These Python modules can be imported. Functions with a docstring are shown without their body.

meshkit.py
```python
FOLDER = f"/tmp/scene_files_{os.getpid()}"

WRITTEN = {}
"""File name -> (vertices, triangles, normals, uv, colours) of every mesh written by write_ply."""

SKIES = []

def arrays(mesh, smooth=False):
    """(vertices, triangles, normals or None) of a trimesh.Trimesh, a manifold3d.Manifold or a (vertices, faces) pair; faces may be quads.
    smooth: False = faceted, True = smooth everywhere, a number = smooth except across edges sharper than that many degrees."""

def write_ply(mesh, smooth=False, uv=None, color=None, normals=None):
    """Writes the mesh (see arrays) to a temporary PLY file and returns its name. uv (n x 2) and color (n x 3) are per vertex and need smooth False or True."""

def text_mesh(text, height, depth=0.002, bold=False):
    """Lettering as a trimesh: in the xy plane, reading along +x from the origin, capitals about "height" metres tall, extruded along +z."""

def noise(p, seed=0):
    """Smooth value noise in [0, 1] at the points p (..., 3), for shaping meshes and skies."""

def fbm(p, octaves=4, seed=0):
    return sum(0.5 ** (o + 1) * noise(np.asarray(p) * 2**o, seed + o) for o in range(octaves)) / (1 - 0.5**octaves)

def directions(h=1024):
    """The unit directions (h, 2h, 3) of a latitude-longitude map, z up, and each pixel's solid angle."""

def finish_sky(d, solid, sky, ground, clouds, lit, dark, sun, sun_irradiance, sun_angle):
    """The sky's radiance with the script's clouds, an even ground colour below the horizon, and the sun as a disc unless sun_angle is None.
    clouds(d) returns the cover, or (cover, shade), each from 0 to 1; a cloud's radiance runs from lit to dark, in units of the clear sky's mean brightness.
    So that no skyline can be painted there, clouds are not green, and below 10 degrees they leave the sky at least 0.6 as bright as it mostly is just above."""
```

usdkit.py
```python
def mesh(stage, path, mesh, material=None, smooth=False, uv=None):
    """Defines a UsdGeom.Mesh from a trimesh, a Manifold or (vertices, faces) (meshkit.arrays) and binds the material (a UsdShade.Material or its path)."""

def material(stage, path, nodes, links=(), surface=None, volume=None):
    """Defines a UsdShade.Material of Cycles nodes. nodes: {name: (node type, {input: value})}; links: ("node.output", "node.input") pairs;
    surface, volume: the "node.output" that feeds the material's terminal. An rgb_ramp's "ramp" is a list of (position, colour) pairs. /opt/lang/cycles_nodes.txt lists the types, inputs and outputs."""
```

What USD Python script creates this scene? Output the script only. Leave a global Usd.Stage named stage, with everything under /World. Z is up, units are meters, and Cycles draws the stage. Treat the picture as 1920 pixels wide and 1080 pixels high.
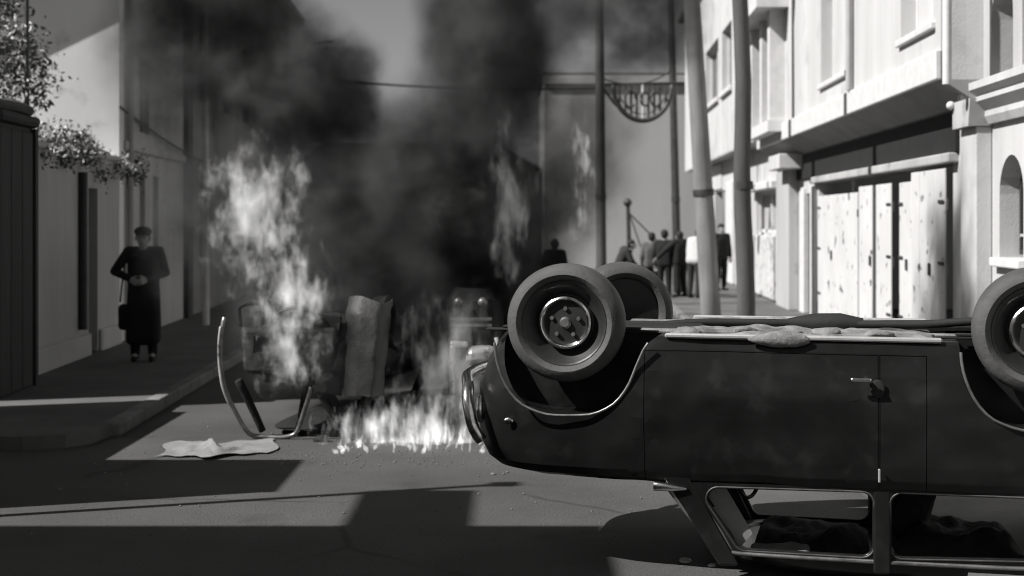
import math, random
import numpy as np, trimesh, usdkit, meshkit
import manifold3d as m3
from manifold3d import Manifold, Mesh as MMesh
from shapely.geometry import Polygon
from pxr import Usd, UsdGeom, UsdLux, UsdShade, Gf, Sdf, Vt

stage = Usd.Stage.CreateInMemory()
UsdGeom.SetStageUpAxis(stage, 'Z'); UsdGeom.SetStageMetersPerUnit(stage, 1.0)
UsdGeom.Xform.Define(stage, '/World'); UsdGeom.Scope.Define(stage, '/World/Looks')
random.seed(7); rng = np.random.default_rng(7)

# ------------------------------------------------------------------ camera, sky, sun, exposure
CAM_H, FPX, HX, HY = 1.98, 2600.0, 960.0, 412.0
cam = UsdGeom.Camera.Define(stage, '/World/camera')
cam.AddTranslateOp().Set((0, 0, CAM_H)); cam.AddRotateXOp().Set(90.0)
AP = 36.0
cam.CreateHorizontalApertureAttr(AP); cam.CreateVerticalApertureAttr(AP * 9 / 16)
cam.CreateFocalLengthAttr(AP * FPX / 1920)
cam.CreateVerticalApertureOffsetAttr(-(540 - HY) / 1920 * AP)
cam.CreateFStopAttr(1.9); cam.CreateFocusDistanceAttr(8.2)
cam.CreateExposureAttr(0.70)
SUN = np.array([-0.95, -0.312, 0.0]); ELEV = math.radians(43)
SUN = np.array([SUN[0] * math.cos(ELEV), SUN[1] * math.cos(ELEV), math.sin(ELEV)])
dome = UsdLux.DomeLight.Define(stage, '/World/sky')
usdkit.material(stage, '/World/Looks/sky_look', {
    'sky': ('sky_texture', {'sky_type': 'single_scattering', 'sun_disc': False, 'sun_elevation': ELEV,
                            'sun_rotation': math.atan2(SUN[0], SUN[1]), 'altitude': 100.0, 'air_density': 0.6, 'aerosol_density': 0.9}),
    'bw': ('rgb_to_bw', {}), 'bg': ('background_shader', {'strength': 0.058})},
    [('sky.color', 'bw.color'), ('bw.val', 'bg.color')], surface='bg.background')
UsdShade.MaterialBindingAPI.Apply(dome.GetPrim()).Bind(UsdShade.Material.Get(stage, '/World/Looks/sky_look'))
sun = UsdLux.DistantLight.Define(stage, '/World/sun')
sun.CreateNormalizeAttr(True); sun.CreateIntensityAttr(1.25); sun.CreateAngleAttr(0.5); sun.CreateColorAttr((1.0, 0.985, 0.97))
zax = SUN / np.linalg.norm(SUN); xax = np.cross([0, 0, 1], zax); xax /= np.linalg.norm(xax); yax = np.cross(zax, xax)
sun.AddTransformOp().Set(Gf.Matrix4d(*xax, 0, *yax, 0, *zax, 0, 0, 0, 0, 1))

# ------------------------------------------------------------------ helpers
used = {}
def numbered(parent, name):
    k = (parent, name); used[k] = used.get(k, 0) + 1
    return name if used[k] == 1 else f'{name}_{used[k] - 1:03d}'
def tag(prim, label=None, cat=None, group=None, kind=None):
    for k, v in (('label', label), ('category', cat), ('group', group), ('kind', kind)):
        if v: prim.SetCustomDataByKey(k, v)
class Thing:
    def __init__(self, name, label, cat, loc=(0, 0, 0), rotz=0.0, group=None, roll=None, kind=None):
        self.path = '/World/' + numbered('/World', name)
        x = UsdGeom.Xform.Define(stage, self.path); x.AddTranslateOp().Set(tuple(map(float, loc))); x.AddRotateZOp().Set(float(math.degrees(rotz)))
        if roll: x.AddRotateXYZOp().Set(roll)
        self.prim = x.GetPrim(); self.loc = np.array(loc, float)
        tag(self.prim, label, cat, group, kind)
    def part(self, name, mesh, mat, label=None, smooth=False, world=False, under=None, kind=None):
        parent = under or self.path
        return part_mesh(parent, name, mesh, mat, label, smooth, self.loc if world else None, kind)
def to_tm(mesh):
    v, f, _ = meshkit.arrays(mesh)
    return trimesh.Trimesh(v, f, process=False)
def part_mesh(parent, name, mesh, mat, label=None, smooth=False, shift=None, kind=None):
    if isinstance(mesh, list): mesh = cat(mesh)
    if shift is not None:
        mesh = to_tm(mesh).copy(); mesh.apply_translation(-np.asarray(shift))
    p = f'{parent}/{numbered(parent, name)}'
    m = usdkit.mesh(stage, p, mesh, MAT[mat], smooth=smooth)
    tag(m.GetPrim(), label, None, None, kind)
    return p
def single(name, mesh, mat, label, catg, group=None, kind=None, smooth=False):
    if isinstance(mesh, list): mesh = cat(mesh)
    p = '/World/' + numbered('/World', name)
    m = usdkit.mesh(stage, p, mesh, MAT[mat], smooth=smooth); tag(m.GetPrim(), label, catg, group, kind)
    return p
def cat(ms): return trimesh.util.concatenate([to_tm(m) for m in ms])
def box(x0, x1, y0, y1, z0, z1):
    b = trimesh.creation.box((abs(x1 - x0), abs(y1 - y0), abs(z1 - z0)))
    b.apply_translation(((x0 + x1) / 2, (y0 + y1) / 2, (z0 + z1) / 2)); return b
def mbox(x0, x1, y0, y1, z0, z1):
    return Manifold.cube((x1 - x0, y1 - y0, z1 - z0)).translate((x0, y0, z0))
def rbox(x0, x1, y0, y1, z0, z1, r=0.02, seg=8):
    pts = [Manifold.sphere(r, seg).translate((x, y, z)) for x in (x0 + r, x1 - r) for y in (y0 + r, y1 - r) for z in (z0 + r, z1 - r)]
    return Manifold.batch_hull(pts)
def tube(pts, radii, sides=10, caps=True):
    p = np.asarray(pts, float); n = len(p); r = np.broadcast_to(radii, (n,))
    t = np.gradient(p, axis=0); t /= np.linalg.norm(t, axis=1, keepdims=True) + 1e-12
    ref = np.array([0, 0, 1.0]) if abs(t[:, 2]).mean() < 0.8 else np.array([1.0, 0, 0])
    a = np.cross(t, ref); a /= np.linalg.norm(a, axis=1, keepdims=True) + 1e-12; b = np.cross(t, a)
    ang = np.arange(sides) * 2 * np.pi / sides
    v = p[:, None] + r[:, None, None] * (np.cos(ang)[None, :, None] * a[:, None] + np.sin(ang)[None, :, None] * b[:, None])
    i, j = np.meshgrid(np.arange(n - 1), np.arange(sides), indexing='ij'); k = (j + 1) % sides
    q = np.stack([i * sides + j, i * sides + k, (i + 1) * sides + k, (i + 1) * sides + j], -1).reshape(-1, 4)
    f = np.vstack([q[:, [0, 2, 1]], q[:, [0, 3, 2]]]); v = v.reshape(-1, 3)
    if caps:
        v = np.vstack([v, p[0], p[-1]]); c0, c1 = len(v) - 2, len(v) - 1; s = np.arange(sides); e = (s + 1) % sides
        f = np.vstack([f, np.stack([np.full(sides, c0), s, e], 1), np.stack([np.full(sides, c1), (n - 1) * sides + e, (n - 1) * sides + s], 1)])
    m = trimesh.Trimesh(v, f, process=False)
    if m.volume < 0: m.invert()
    return m
def curve(pts, n=24):
    p = np.asarray(pts, float); s = np.r_[0, np.cumsum(np.linalg.norm(np.diff(p, axis=0), axis=1))]
    from scipy.interpolate import PchipInterpolator
    return PchipInterpolator(s, p)(np.linspace(0, s[-1], n))
def lathe(profile, seg=40, axis='y'):
    """profile: (radius, along-axis) pairs, closed by fans when radius 0."""
    pr = np.asarray(profile, float); n = len(pr); ang = np.arange(seg) * 2 * np.pi / seg
    v = np.stack([pr[:, None, 0] * np.cos(ang), np.broadcast_to(pr[:, None, 1], (n, seg)), pr[:, None, 0] * np.sin(ang)], -1).reshape(-1, 3)
    i, j = np.meshgrid(np.arange(n - 1), np.arange(seg), indexing='ij'); k = (j + 1) % seg
    q = np.stack([i * seg + j, i * seg + k, (i + 1) * seg + k, (i + 1) * seg + j], -1).reshape(-1, 4)
    m = trimesh.Trimesh(v, np.vstack([q[:, :3], q[:, [0, 2, 3]]]), process=False)
    return m
def prism(poly, y0, y1):
    """polygon in (x, z) extruded along y"""
    m = trimesh.creation.extrude_polygon(Polygon(poly), y1 - y0, engine='earcut')
    v = np.array(m.vertices); m.vertices = np.stack([v[:, 0], y1 - v[:, 2], v[:, 1]], 1)
    if m.volume < 0: m.invert()
    return m
def mani(t):
    t = trimesh.Trimesh(np.array(t.vertices), np.array(t.faces)); t.merge_vertices()
    if t.volume < 0: t.invert()
    return Manifold(MMesh(np.asarray(t.vertices, np.float32), np.asarray(t.faces, np.uint32)))
def crumple(m, amp, scale, seed=0, edge=None):
    t = to_tm(m); 
    if edge: 
        v, f = trimesh.remesh.subdivide_to_size(t.vertices, t.faces, edge); t = trimesh.Trimesh(v, f)
    p = np.array(t.vertices)
    d = np.stack([meshkit.fbm(p * scale + 31.7 * k, 3, seed + k) - 0.5 for k in range(3)], -1)
    t.vertices = p + 2 * amp * d; return t
def P(px, py, Y): return np.array([(px - HX) / FPX * Y, Y, CAM_H - (py - HY) / FPX * Y])

# ------------------------------------------------------------------ materials (the place is recorded in black and white)
MAT = {}
def g3(x): return (x, x * 0.995, x * 0.985)
def grey(name, a, b=None, scale=3.0, rough=0.8, bump=0.0, bscale=40.0, metal=0.0, obj=False, spots=None, spec=0.4, streak=False, coat=0.0, detail=6):
    b = a if b is None else b
    n = {'tc': ('texture_coordinate', {}), 'geo': ('geometry', {}), 'map': ('mapping', {'scale': (1, 1, 0.18) if streak else (1, 1, 1)}),
         'n': ('noise_texture', {'scale': scale, 'detail': float(detail), 'roughness': 0.6}),
         'r': ('rgb_ramp', {'ramp': [(0.30, g3(a)), (0.70, g3(b))]}),
         'p': ('principled_bsdf', {'roughness': rough, 'metallic': metal, 'specular_ior_level': spec, 'coat_weight': coat, 'coat_roughness': 0.08})}
    src = 'tc.object' if obj else 'geo.position'
    l = [(src, 'map.vector'), ('map.vector', 'n.vector'), ('n.fac', 'r.fac')]
    col = 'r.color'
    if spots:
        ss, lo, hi, sc = spots
        n['sn'] = ('noise_texture', {'scale': ss, 'detail': 3.0, 'roughness': 0.55}); n['sr'] = ('map_range', {'from_min': lo, 'from_max': hi, 'to_min': 0.0, 'to_max': 1.0, 'clamp': True})
        n['sm'] = ('mix_color', {'b': g3(sc)})
        l += [(src, 'sn.vector'), ('sn.fac', 'sr.value'), ('sr.result', 'sm.fac'), (col, 'sm.a')]; col = 'sm.result'
    l.append((col, 'p.base_color'))
    if bump:
        n['bn'] = ('noise_texture', {'scale': bscale, 'detail': 5.0, 'roughness': 0.65}); n['bu'] = ('bump', {'strength': bump, 'distance': 0.02})
        l += [(src, 'bn.vector'), ('bn.fac', 'bu.height'), ('bu.normal', 'p.normal')]
    MAT[name] = usdkit.material(stage, '/World/Looks/' + name, n, l, surface='p.BSDF')
MAT['asphalt'] = usdkit.material(stage, '/World/Looks/worn_asphalt', {
    'geo': ('geometry', {}), 'n': ('noise_texture', {'scale': .55, 'detail': 7.0, 'roughness': .62}), 'r': ('rgb_ramp', {'ramp': [(.3, g3(.042)), (.7, g3(.074))]}),
    'gn': ('noise_texture', {'scale': 60.0, 'detail': 3.0}), 'gr': ('rgb_ramp', {'ramp': [(.3, g3(.75)), (.5, g3(1.0)), (.72, g3(1.3))]}), 'gm': ('mix_color', {'blend_type': 'multiply', 'fac': 1.0, 'use_clamp': False}),
    'wn': ('noise_texture', {'scale': 2.2, 'detail': 3.0}), 'wm': ('mix_vector', {'fac': (.13)}), 'vo': ('voronoi_texture', {'feature': 'distance_to_edge', 'scale': .42}), 'vr': ('map_range', {'from_min': .0, 'from_max': .012, 'to_min': 1.0, 'to_max': 0.0, 'clamp': True}),
    'cn': ('noise_texture', {'scale': .8, 'detail': 2.0}), 'cr': ('map_range', {'from_min': .48, 'from_max': .56, 'to_min': 0.0, 'to_max': .75, 'clamp': True}), 'cm': ('math', {'math_type': 'multiply'}), 'mc': ('mix_color', {'b': g3(.018)}),
    'sn': ('noise_texture', {'scale': .9, 'detail': 4.0, 'roughness': .6}), 'sr': ('map_range', {'from_min': .60, 'from_max': .70, 'to_min': 0.0, 'to_max': .6, 'clamp': True}), 'ms': ('mix_color', {'b': g3(.024)}),
    'bu': ('bump', {'strength': .55, 'distance': .012}), 'p': ('principled_bsdf', {'roughness': .82, 'specular_ior_level': .35})},
    [('geo.position', 'n.vector'), ('n.fac', 'r.fac'), ('geo.position', 'gn.vector'), ('gn.fac', 'gr.fac'), ('r.color', 'gm.a'), ('gr.color', 'gm.b'), ('geo.position', 'wn.vector'), ('geo.position', 'wm.a'), ('wn.color', 'wm.b'), ('wm.result', 'vo.vector'),
     ('vo.distance', 'vr.value'), ('geo.position', 'cn.vector'), ('cn.fac', 'cr.value'), ('vr.result', 'cm.value1'), ('cr.result', 'cm.value2'), ('cm.value', 'mc.fac'), ('gm.result', 'mc.a'), ('geo.position', 'sn.vector'), ('sn.fac', 'sr.value'), ('sr.result', 'ms.fac'),
     ('mc.result', 'ms.a'), ('ms.result', 'p.base_color'), ('gn.fac', 'bu.height'), ('bu.normal', 'p.normal')], surface='p.BSDF')
grey('paving', 0.07, 0.12, 1.4, 0.85, 0.4, 40)
grey('kerbstone', 0.11, 0.2, 4, 0.8, 0.4, 40)
grey('earth', 0.09, 0.15, 0.2, 0.95, 0.3, 20)
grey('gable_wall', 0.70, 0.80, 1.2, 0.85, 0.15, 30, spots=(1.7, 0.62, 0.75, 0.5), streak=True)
grey('white_wall', 0.40, 0.52, 1.2, 0.85, 0.25, 30, spots=(1.1, 0.56, 0.78, 0.32), streak=True)
grey('pale_wall', 0.38, 0.52, 1.5, 0.85, 0.2, 30, spots=(2.2, 0.62, 0.75, 0.36), streak=True)
grey('grey_wall', 0.30, 0.42, 1.3, 0.88, 0.25, 25, spots=(1.5, 0.6, 0.75, 0.2), streak=True)
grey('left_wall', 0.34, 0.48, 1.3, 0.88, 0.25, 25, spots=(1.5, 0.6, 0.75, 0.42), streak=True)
grey('overhang_shade', 0.007, 0.012, 3, 0.8, 0.1, 30)  # near-black tone: shade below the overhang put into the colour
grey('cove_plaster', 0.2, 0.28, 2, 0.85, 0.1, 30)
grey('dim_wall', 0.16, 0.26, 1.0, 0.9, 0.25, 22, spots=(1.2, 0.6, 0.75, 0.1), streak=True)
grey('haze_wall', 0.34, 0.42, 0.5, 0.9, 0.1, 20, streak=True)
grey('white_trim', 0.5, 0.6, 6, 0.6, 0.1, 60)
grey('door_paint', 0.48, 0.56, 1.2, 0.6, 0.12, 60, spots=(4.2, 0.63, 0.68, 0.10), streak=False)
grey('spotted_panel', 0.44, 0.56, 2.0, 0.6, 0.12, 60, spots=(6.0, 0.60, 0.63, 0.14))
grey('dark_wood', 0.018, 0.035, 4, 0.75, 0.3, 40, streak=True)
grey('pole_wood', 0.13, 0.22, 6, 0.85, 0.5, 60, streak=True)
grey('dark_pole', 0.05, 0.09, 6, 0.8, 0.4, 60, streak=True)
grey('dark_metal', 0.025, 0.05, 8, 0.5, 0.1, 60, metal=0.0)
grey('window_dark', 0.012, 0.03, 2, 0.15)
grey('blind', 0.40, 0.52, 2, 0.7, 0.05, 40, streak=True)
grey('reveal', 0.30, 0.36, 3, 0.85)
grey('roofing', 0.06, 0.10, 5, 0.85, 0.5, 30)
grey('bark', 0.05, 0.1, 8, 0.9, 0.8, 30, streak=True)
grey('car_paint', 0.005, 0.014, 1.7, 0.30, 0.05, 14, obj=True, spec=0.25, spots=(5.0, 0.55, 0.8, 0.022), detail=9)
grey('car_dark', 0.006, 0.012, 5, 0.8, 0.2, 30, obj=True)
grey('underside', 0.07, 0.24, 7.0, 0.85, 0.6, 26, obj=True, spots=(3.1, 0.58, 0.68, 0.04))
grey('tyre', 0.040, 0.075, 5, 0.72, 0.25, 40, obj=True)
grey('wheel_disc', 0.012, 0.022, 6, 0.45, 0.1, 30, obj=True)
grey('chrome', 0.62, 0.75, 12, 0.18, 0.15, 14, metal=1.0, obj=True, spots=(9, 0.58, 0.7, 0.12))
grey('dull_trim', 0.5, 0.62, 10, 0.42, 0.1, 30, metal=0.7, obj=True)
grey('worn_trim', 0.08, 0.26, 7, 0.4, 0.1, 30, metal=0.6, obj=True)
grey('dark_trim', 0.03, 0.10, 7, 0.5, 0.1, 30, metal=0.4, obj=True)
grey('dusty_glass', 0.13, 0.2, 5, 0.3, 0.1, 30, obj=True)
grey('upholstery', 0.008, 0.02, 6, 0.9, 0.5, 30, obj=True)
grey('paper', 0.10, 0.2, 6, 0.8, 0.3, 30, obj=True)
grey('sheet_cloth', 0.14, 0.22, 5, 0.9, 0.4, 30)
grey('burnt', 0.006, 0.03, 3.5, 0.8, 0.5, 24, obj=True, spots=(2.6, 0.56, 0.64, 0.07))
grey('burnt_pale', 0.05, 0.13, 4.0, 0.6, 0.4, 20, obj=True, spots=(3.6, 0.56, 0.68, 0.03))
grey('burnt_wing', 0.02, 0.065, 2.6, 0.55, 0.4, 20, obj=True, spots=(2.6, 0.52, 0.66, 0.012), streak=True)
grey('char', 0.004, 0.012, 4, 0.9, 0.5, 24, obj=True)
grey('pale_metal', 0.3, 0.5, 5, 0.4, 0.2, 24, metal=0.3, obj=True, spots=(6, 0.56, 0.64, 0.06))
grey('skin', 0.28, 0.34, 20, 0.6, obj=True)
grey('black_cloth', 0.006, 0.012, 12, 0.9, 0.3, 60, obj=True)
grey('dark_cloth', 0.015, 0.028, 12, 0.9, 0.3, 60, obj=True)
grey('mid_cloth', 0.07, 0.11, 12, 0.9, 0.3, 60, obj=True)
grey('white_cloth', 0.4, 0.5, 12, 0.9, 0.3, 60, obj=True)
grey('hair', 0.006, 0.012, 30, 0.7, 0.4, 90, obj=True)
grey('stone', 0.08, 0.22, 6, 0.9, 0.5, 40)
MAT['leaf'] = usdkit.material(stage, '/World/Looks/leaf', {
    'geo': ('geometry', {}), 'r': ('rgb_ramp', {'ramp': [(0, g3(0.05)), (0.5, g3(0.10)), (0.8, g3(0.2)), (1, g3(0.35))]}),
    'p': ('principled_bsdf', {'roughness': 0.4}), 't': ('translucent_bsdf', {'color': g3(0.1)}), 'm': ('mix_closure', {'fac': 0.3})},
    [('geo.random_per_island', 'r.fac'), ('r.color', 'p.base_color'), ('p.BSDF', 'm.closure1'), ('t.BSDF', 'm.closure2')], surface='m.closure')
MAT['leaf_glint'] = usdkit.material(stage, '/World/Looks/leaf_glint', {'p': ('principled_bsdf', {'roughness': .6, 'base_color': g3(.75)}), 't': ('translucent_bsdf', {'color': g3(.5)}), 'm': ('mix_closure', {'fac': .35})},
    [('p.BSDF', 'm.closure1'), ('t.BSDF', 'm.closure2')], surface='m.closure')  # near-white leaf colour that paints the sparkle of sunlit foliage
MAT['glass'] = usdkit.material(stage, '/World/Looks/glass', {
    't': ('transparent_bsdf', {'color': g3(0.75)}), 'g': ('glossy_bsdf', {'roughness': 0.05}), 'f': ('fresnel', {'IOR': 1.5}), 'm': ('mix_closure', {})},
    [('f.fac', 'm.fac'), ('t.BSDF', 'm.closure1'), ('g.BSDF', 'm.closure2')], surface='m.closure')
for nm, e in (('flame_bright', 7.0), ('flame_mid', 2.6), ('flame_soft', 0.9)):
    MAT[nm] = usdkit.material(stage, '/World/Looks/' + nm, {'v': ('principled_volume', {'color': g3(0.3), 'density': 0.25, 'emission_strength': e, 'emission_color': g3(1.0)})}, [], volume='v.volume')

# ------------------------------------------------------------------ the setting
LX = lambda Y: -4.9 - 0.05 * Y          # left house line
KX = lambda Y: -3.29 - 0.03 * Y         # left kerb line
RA, RS = 4.5, 0.0485                    # right house line: X = RA + RS * Y
RX = lambda Y: RA + RS * Y
RK = lambda Y: 2.05 + RS * Y            # right kerb line
def sheet(poly, z):
    m = trimesh.creation.triangulate_polygon(Polygon(poly), engine='earcut')
    v = np.c_[m[0], np.full(len(m[0]), z)]; t = trimesh.Trimesh(v, m[1], process=False)
    if t.face_normals[0, 2] < 0: t.invert()
    return t
single('ground', sheet([(-250, -250), (250, -250), (250, 400), (-250, 400)], -0.03), 'earth', 'bare earth stretching to the horizon', 'ground', kind='structure')
road = sheet([(-14, -12), (RK(-12), -12), (RK(70), 70), (KX(70), 70), (KX(16), 16), (-14, 10.4)], 0.0)
road = sheet([(-30, -14), (RK(-14) + 0.1, -14), (RK(80) + 0.1, 80), (-30, 80)], 0.0)
single('road', road, 'asphalt', 'worn grey asphalt street with the overturned cars on it', 'road', kind='structure')
def pavement(poly, lab):
    t = trimesh.creation.extrude_polygon(Polygon(poly), 0.12, engine='earcut'); t.apply_translation((0, 0, 0.0))
    single('pavement', t, 'paving', lab, 'pavement', kind='structure')
corner = [(-14, 11.9), (KX(12) - 0.55, 11.9), (KX(12) - 0.22, 12.02), (KX(12) - 0.06, 12.25), (KX(12.7), 12.7)]
pavement(corner + [(KX(60), 60), (LX(60) - 1, 60), (-14, 60)], 'shaded pavement along the left houses')
pavement([(RK(-6), -6), (RK(55), 55), (RX(55) + 1, 55), (RX(-6) + 1, -6)], 'sunlit pavement along the right houses')
kerb = Thing('kerb', 'stone kerb edging the left pavement', 'kerb', (KX(12), 12, 0), kind='structure')
y = 12.7
while y < 40:
    y2 = y + 0.92
    b = rbox(-0.07, 0.09, 0, 0.91, -0.01, 0.126 + rng.uniform(-.004, .004), 0.02, 6)
    t = to_tm(b); t.apply_transform(trimesh.transformations.rotation_matrix(0.03, (0, 0, 1))); t.apply_translation((KX(y), y, 0))
    kerb.part('kerbstone', t, 'kerbstone', world=True, smooth=35); y = y2
kerb2 = Thing('kerb', 'stone kerb edging the right pavement', 'kerb', (RK(14), 14, 0), kind='structure')
y = 12.0
while y < 44:
    t = to_tm(rbox(-0.09, 0.05, 0, 0.91, -0.01, 0.126 + rng.uniform(-.004, .004), 0.02, 6)); t.apply_transform(trimesh.transformations.rotation_matrix(-RS, (0, 0, 1)))
    t.apply_translation((RK(y), y, 0)); kerb2.part('kerbstone', t, 'kerbstone', world=True, smooth=35); y += 0.92

# ------------------------------------------------------------------ right side buildings (local x along the street, local y towards the street)
PHI = math.atan2(1, RS)
def S(Y, Y0): return (Y - Y0) * math.hypot(1, RS)
def pxY(px, out=0.0): return FPX * (RA - out) / (px - 1086.0)
def wall_with_holes(x0, x1, y0, y1, z0, z1, holes):
    m = mbox(x0, x1, y0, y1, z0, z1)
    for h in holes:
        m = m - (h if isinstance(h, Manifold) else mbox(h[0], h[1], y0 - 1, y1 + 1, h[2], h[3]))
    return m
def arch_hole(xa, xb, za, zb, y0, y1):
    r = (xb - xa) / 2; c = (xa + xb) / 2
    pts = [(xa, za), (xb, za)] + [(c + r * math.cos(a), zb - r + r * math.sin(a)) for a in np.linspace(0, math.pi, 15)]
    return mani(prism(pts, y0, y1))

# garage house
YA = 16.0
A = Thing('garage_house', 'white two storey house with garage doors and overhanging upper floor', 'house', (RX(YA), YA, 0), PHI)
sA = lambda Y: S(Y, YA)
g0, g1 = sA(pxY(1787)), sA(pxY(1535)); far = sA(31.1)
near = sA(15.73)
low = wall_with_holes(near, far, -0.25, 0.0, 0, 3.4, [(g0, g1, -0.1, 2.66), (sA(pxY(1532)), sA(pxY(1505)), -0.1, 2.5)])
A.part('lower_wall', low, 'pale_wall')
A.part('side_wall', box(far - 0.25, far, -6, -0.25, 0, 7.2), 'pale_wall')
A.part('side_wall', box(near, near + 0.25, -6, -0.25, 0, 7.2), 'pale_wall')
A.part('garage_back', box(g0 - 0.3, g1 + 0.3, -3.2, -3.0, 0, 2.7), 'dark_wood', label='dark interior behind the garage doors')
A.part('door_header', rbox(g0 - 0.25, g1 + 0.25, -0.02, 0.13, 2.66, 2.78, 0.02, 6), 'grey_wall')
# cove under the overhang and the upper storey
OV = 0.45
up0, up1 = sA(15.5), far
cove = prism([(0.0, 3.27), (OV, 3.55), (0.0, 3.55)], 0, 1)           # x = outwards, z ; extruded along y
v = np.array(cove.vertices); cove.vertices = np.stack([up0 + v[:, 1] * (up1 - up0), v[:, 0], v[:, 2]], 1)
if cove.volume < 0: cove.invert()
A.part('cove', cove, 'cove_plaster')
A.part('shade_board', box(g0 - .3, far - .02, .002, .05, 2.79, 3.265), 'overhang_shade')  # dark board painting the cast shade of the overhang on the wall
upper_windows = [(sA(pxY(1590, OV)), sA(pxY(1540, OV)), 4.24, 6.1), (sA(pxY(1752, OV)), sA(pxY(1690, OV)), 4.24, 6.1)]
bay = (sA(pxY(1472, OV)), sA(pxY(1432, OV)))
uw = wall_with_holes(up0, up1, OV - 0.28, OV, 3.55, 7.2, upper_windows + [(bay[0] + .15, bay[1] - .15, 4.0, 5.9)])
A.part('upper_wall', uw, 'white_wall')
A.part('side_wall', box(up0, up0 + 0.28, -6, OV - 0.28, 3.55, 7.2), 'pale_wall')
A.part('floor_band', rbox(up0 - 0.03, up1, OV, OV + 0.07, 3.548, 3.88, 0.015, 6), 'white_trim')
A.part('eaves', rbox(up0 - 0.3, up1 + 0.2, -0.2, OV + 0.5, 7.2, 7.4, 0.03, 6), 'grey_wall')
A.part('roof', prism([(up0 - 0.3, 7.4), (up1 + 0.2, 7.4), (up1 + 0.2, 7.5), (up0 - 0.3, 7.5)], -6.2, OV + 0.4), 'roofing')
for (a, b, z0, z1) in upper_windows:
    w = A.part('window', cat([box(a, b, OV - 0.24, OV - 0.19, z0, z0 + 0.06), box(a, b, OV - 0.24, OV - 0.19, z1 - 0.06, z1), box(a, a + 0.06, OV - 0.24, OV - 0.19, z0 + .06, z1 - .06),
                              box(b - 0.06, b, OV - 0.24, OV - 0.19, z0 + .06, z1 - .06), box((a + b) / 2 - 0.03, (a + b) / 2 + 0.03, OV - 0.24, OV - 0.19, z0 + .06, z1 - .06)]), 'white_trim')
    A.part('pane', box(a + 0.06, (a + b) / 2 - .03, OV - 0.225, OV - 0.205, z0 + 0.06, z1 - 0.06), 'blind', under=w)
    A.part('pane', box((a + b) / 2 + .03, b - 0.06, OV - 0.225, OV - 0.205, z0 + 0.06, z1 - 0.06), 'blind', under=w)
    A.part('sill', rbox(a - 0.08, b + 0.08, OV - 0.02, OV + 0.06, z0 - 0.09, z0 - 0.002, 0.015, 6), 'white_trim')
# tall framed bay at the far end
by = A.part('bay_frame', cat([box(bay[0], bay[0] + .32, OV + .002, OV + .3, 3.95, 6.1), box(bay[1] - .36, bay[1], OV + .002, OV + .3, 3.95, 6.1),
                              box((bay[0] + bay[1]) / 2 - .16, (bay[0] + bay[1]) / 2 + .16, OV + .002, OV + .27, 3.95, 6.1), box(bay[0] - .05, bay[1] + .05, OV + .002, OV + .34, 3.72, 3.948)]), 'white_trim')
A.part('bay_pane', box(bay[0] + .3, bay[1] - .3, OV - .2, OV - .16, 4.0, 5.9), 'window_dark')
A.part('bay_hood', prism([(bay[0] - .5, 6.1), (bay[1] + .5, 6.1), (bay[1] + .5, 6.22), (bay[0] - .5, 6.3)], OV + .002, OV + .62), 'white_trim')
A.part('drainpipe', tube([(sA(pxY(1588.5, OV + .1)), OV + .07, 3.89), (sA(pxY(1588.5, OV + .1)), OV + .07, 7.2)], 0.05, 10), 'reveal', smooth=True)
A.part('drainpipe', tube([(sA(pxY(1770, OV + .1)), OV + .06, 3.45), (sA(pxY(1770, OV + .1)), OV + .06, 7.2)], 0.05, 10), 'white_trim', smooth=True)
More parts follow.
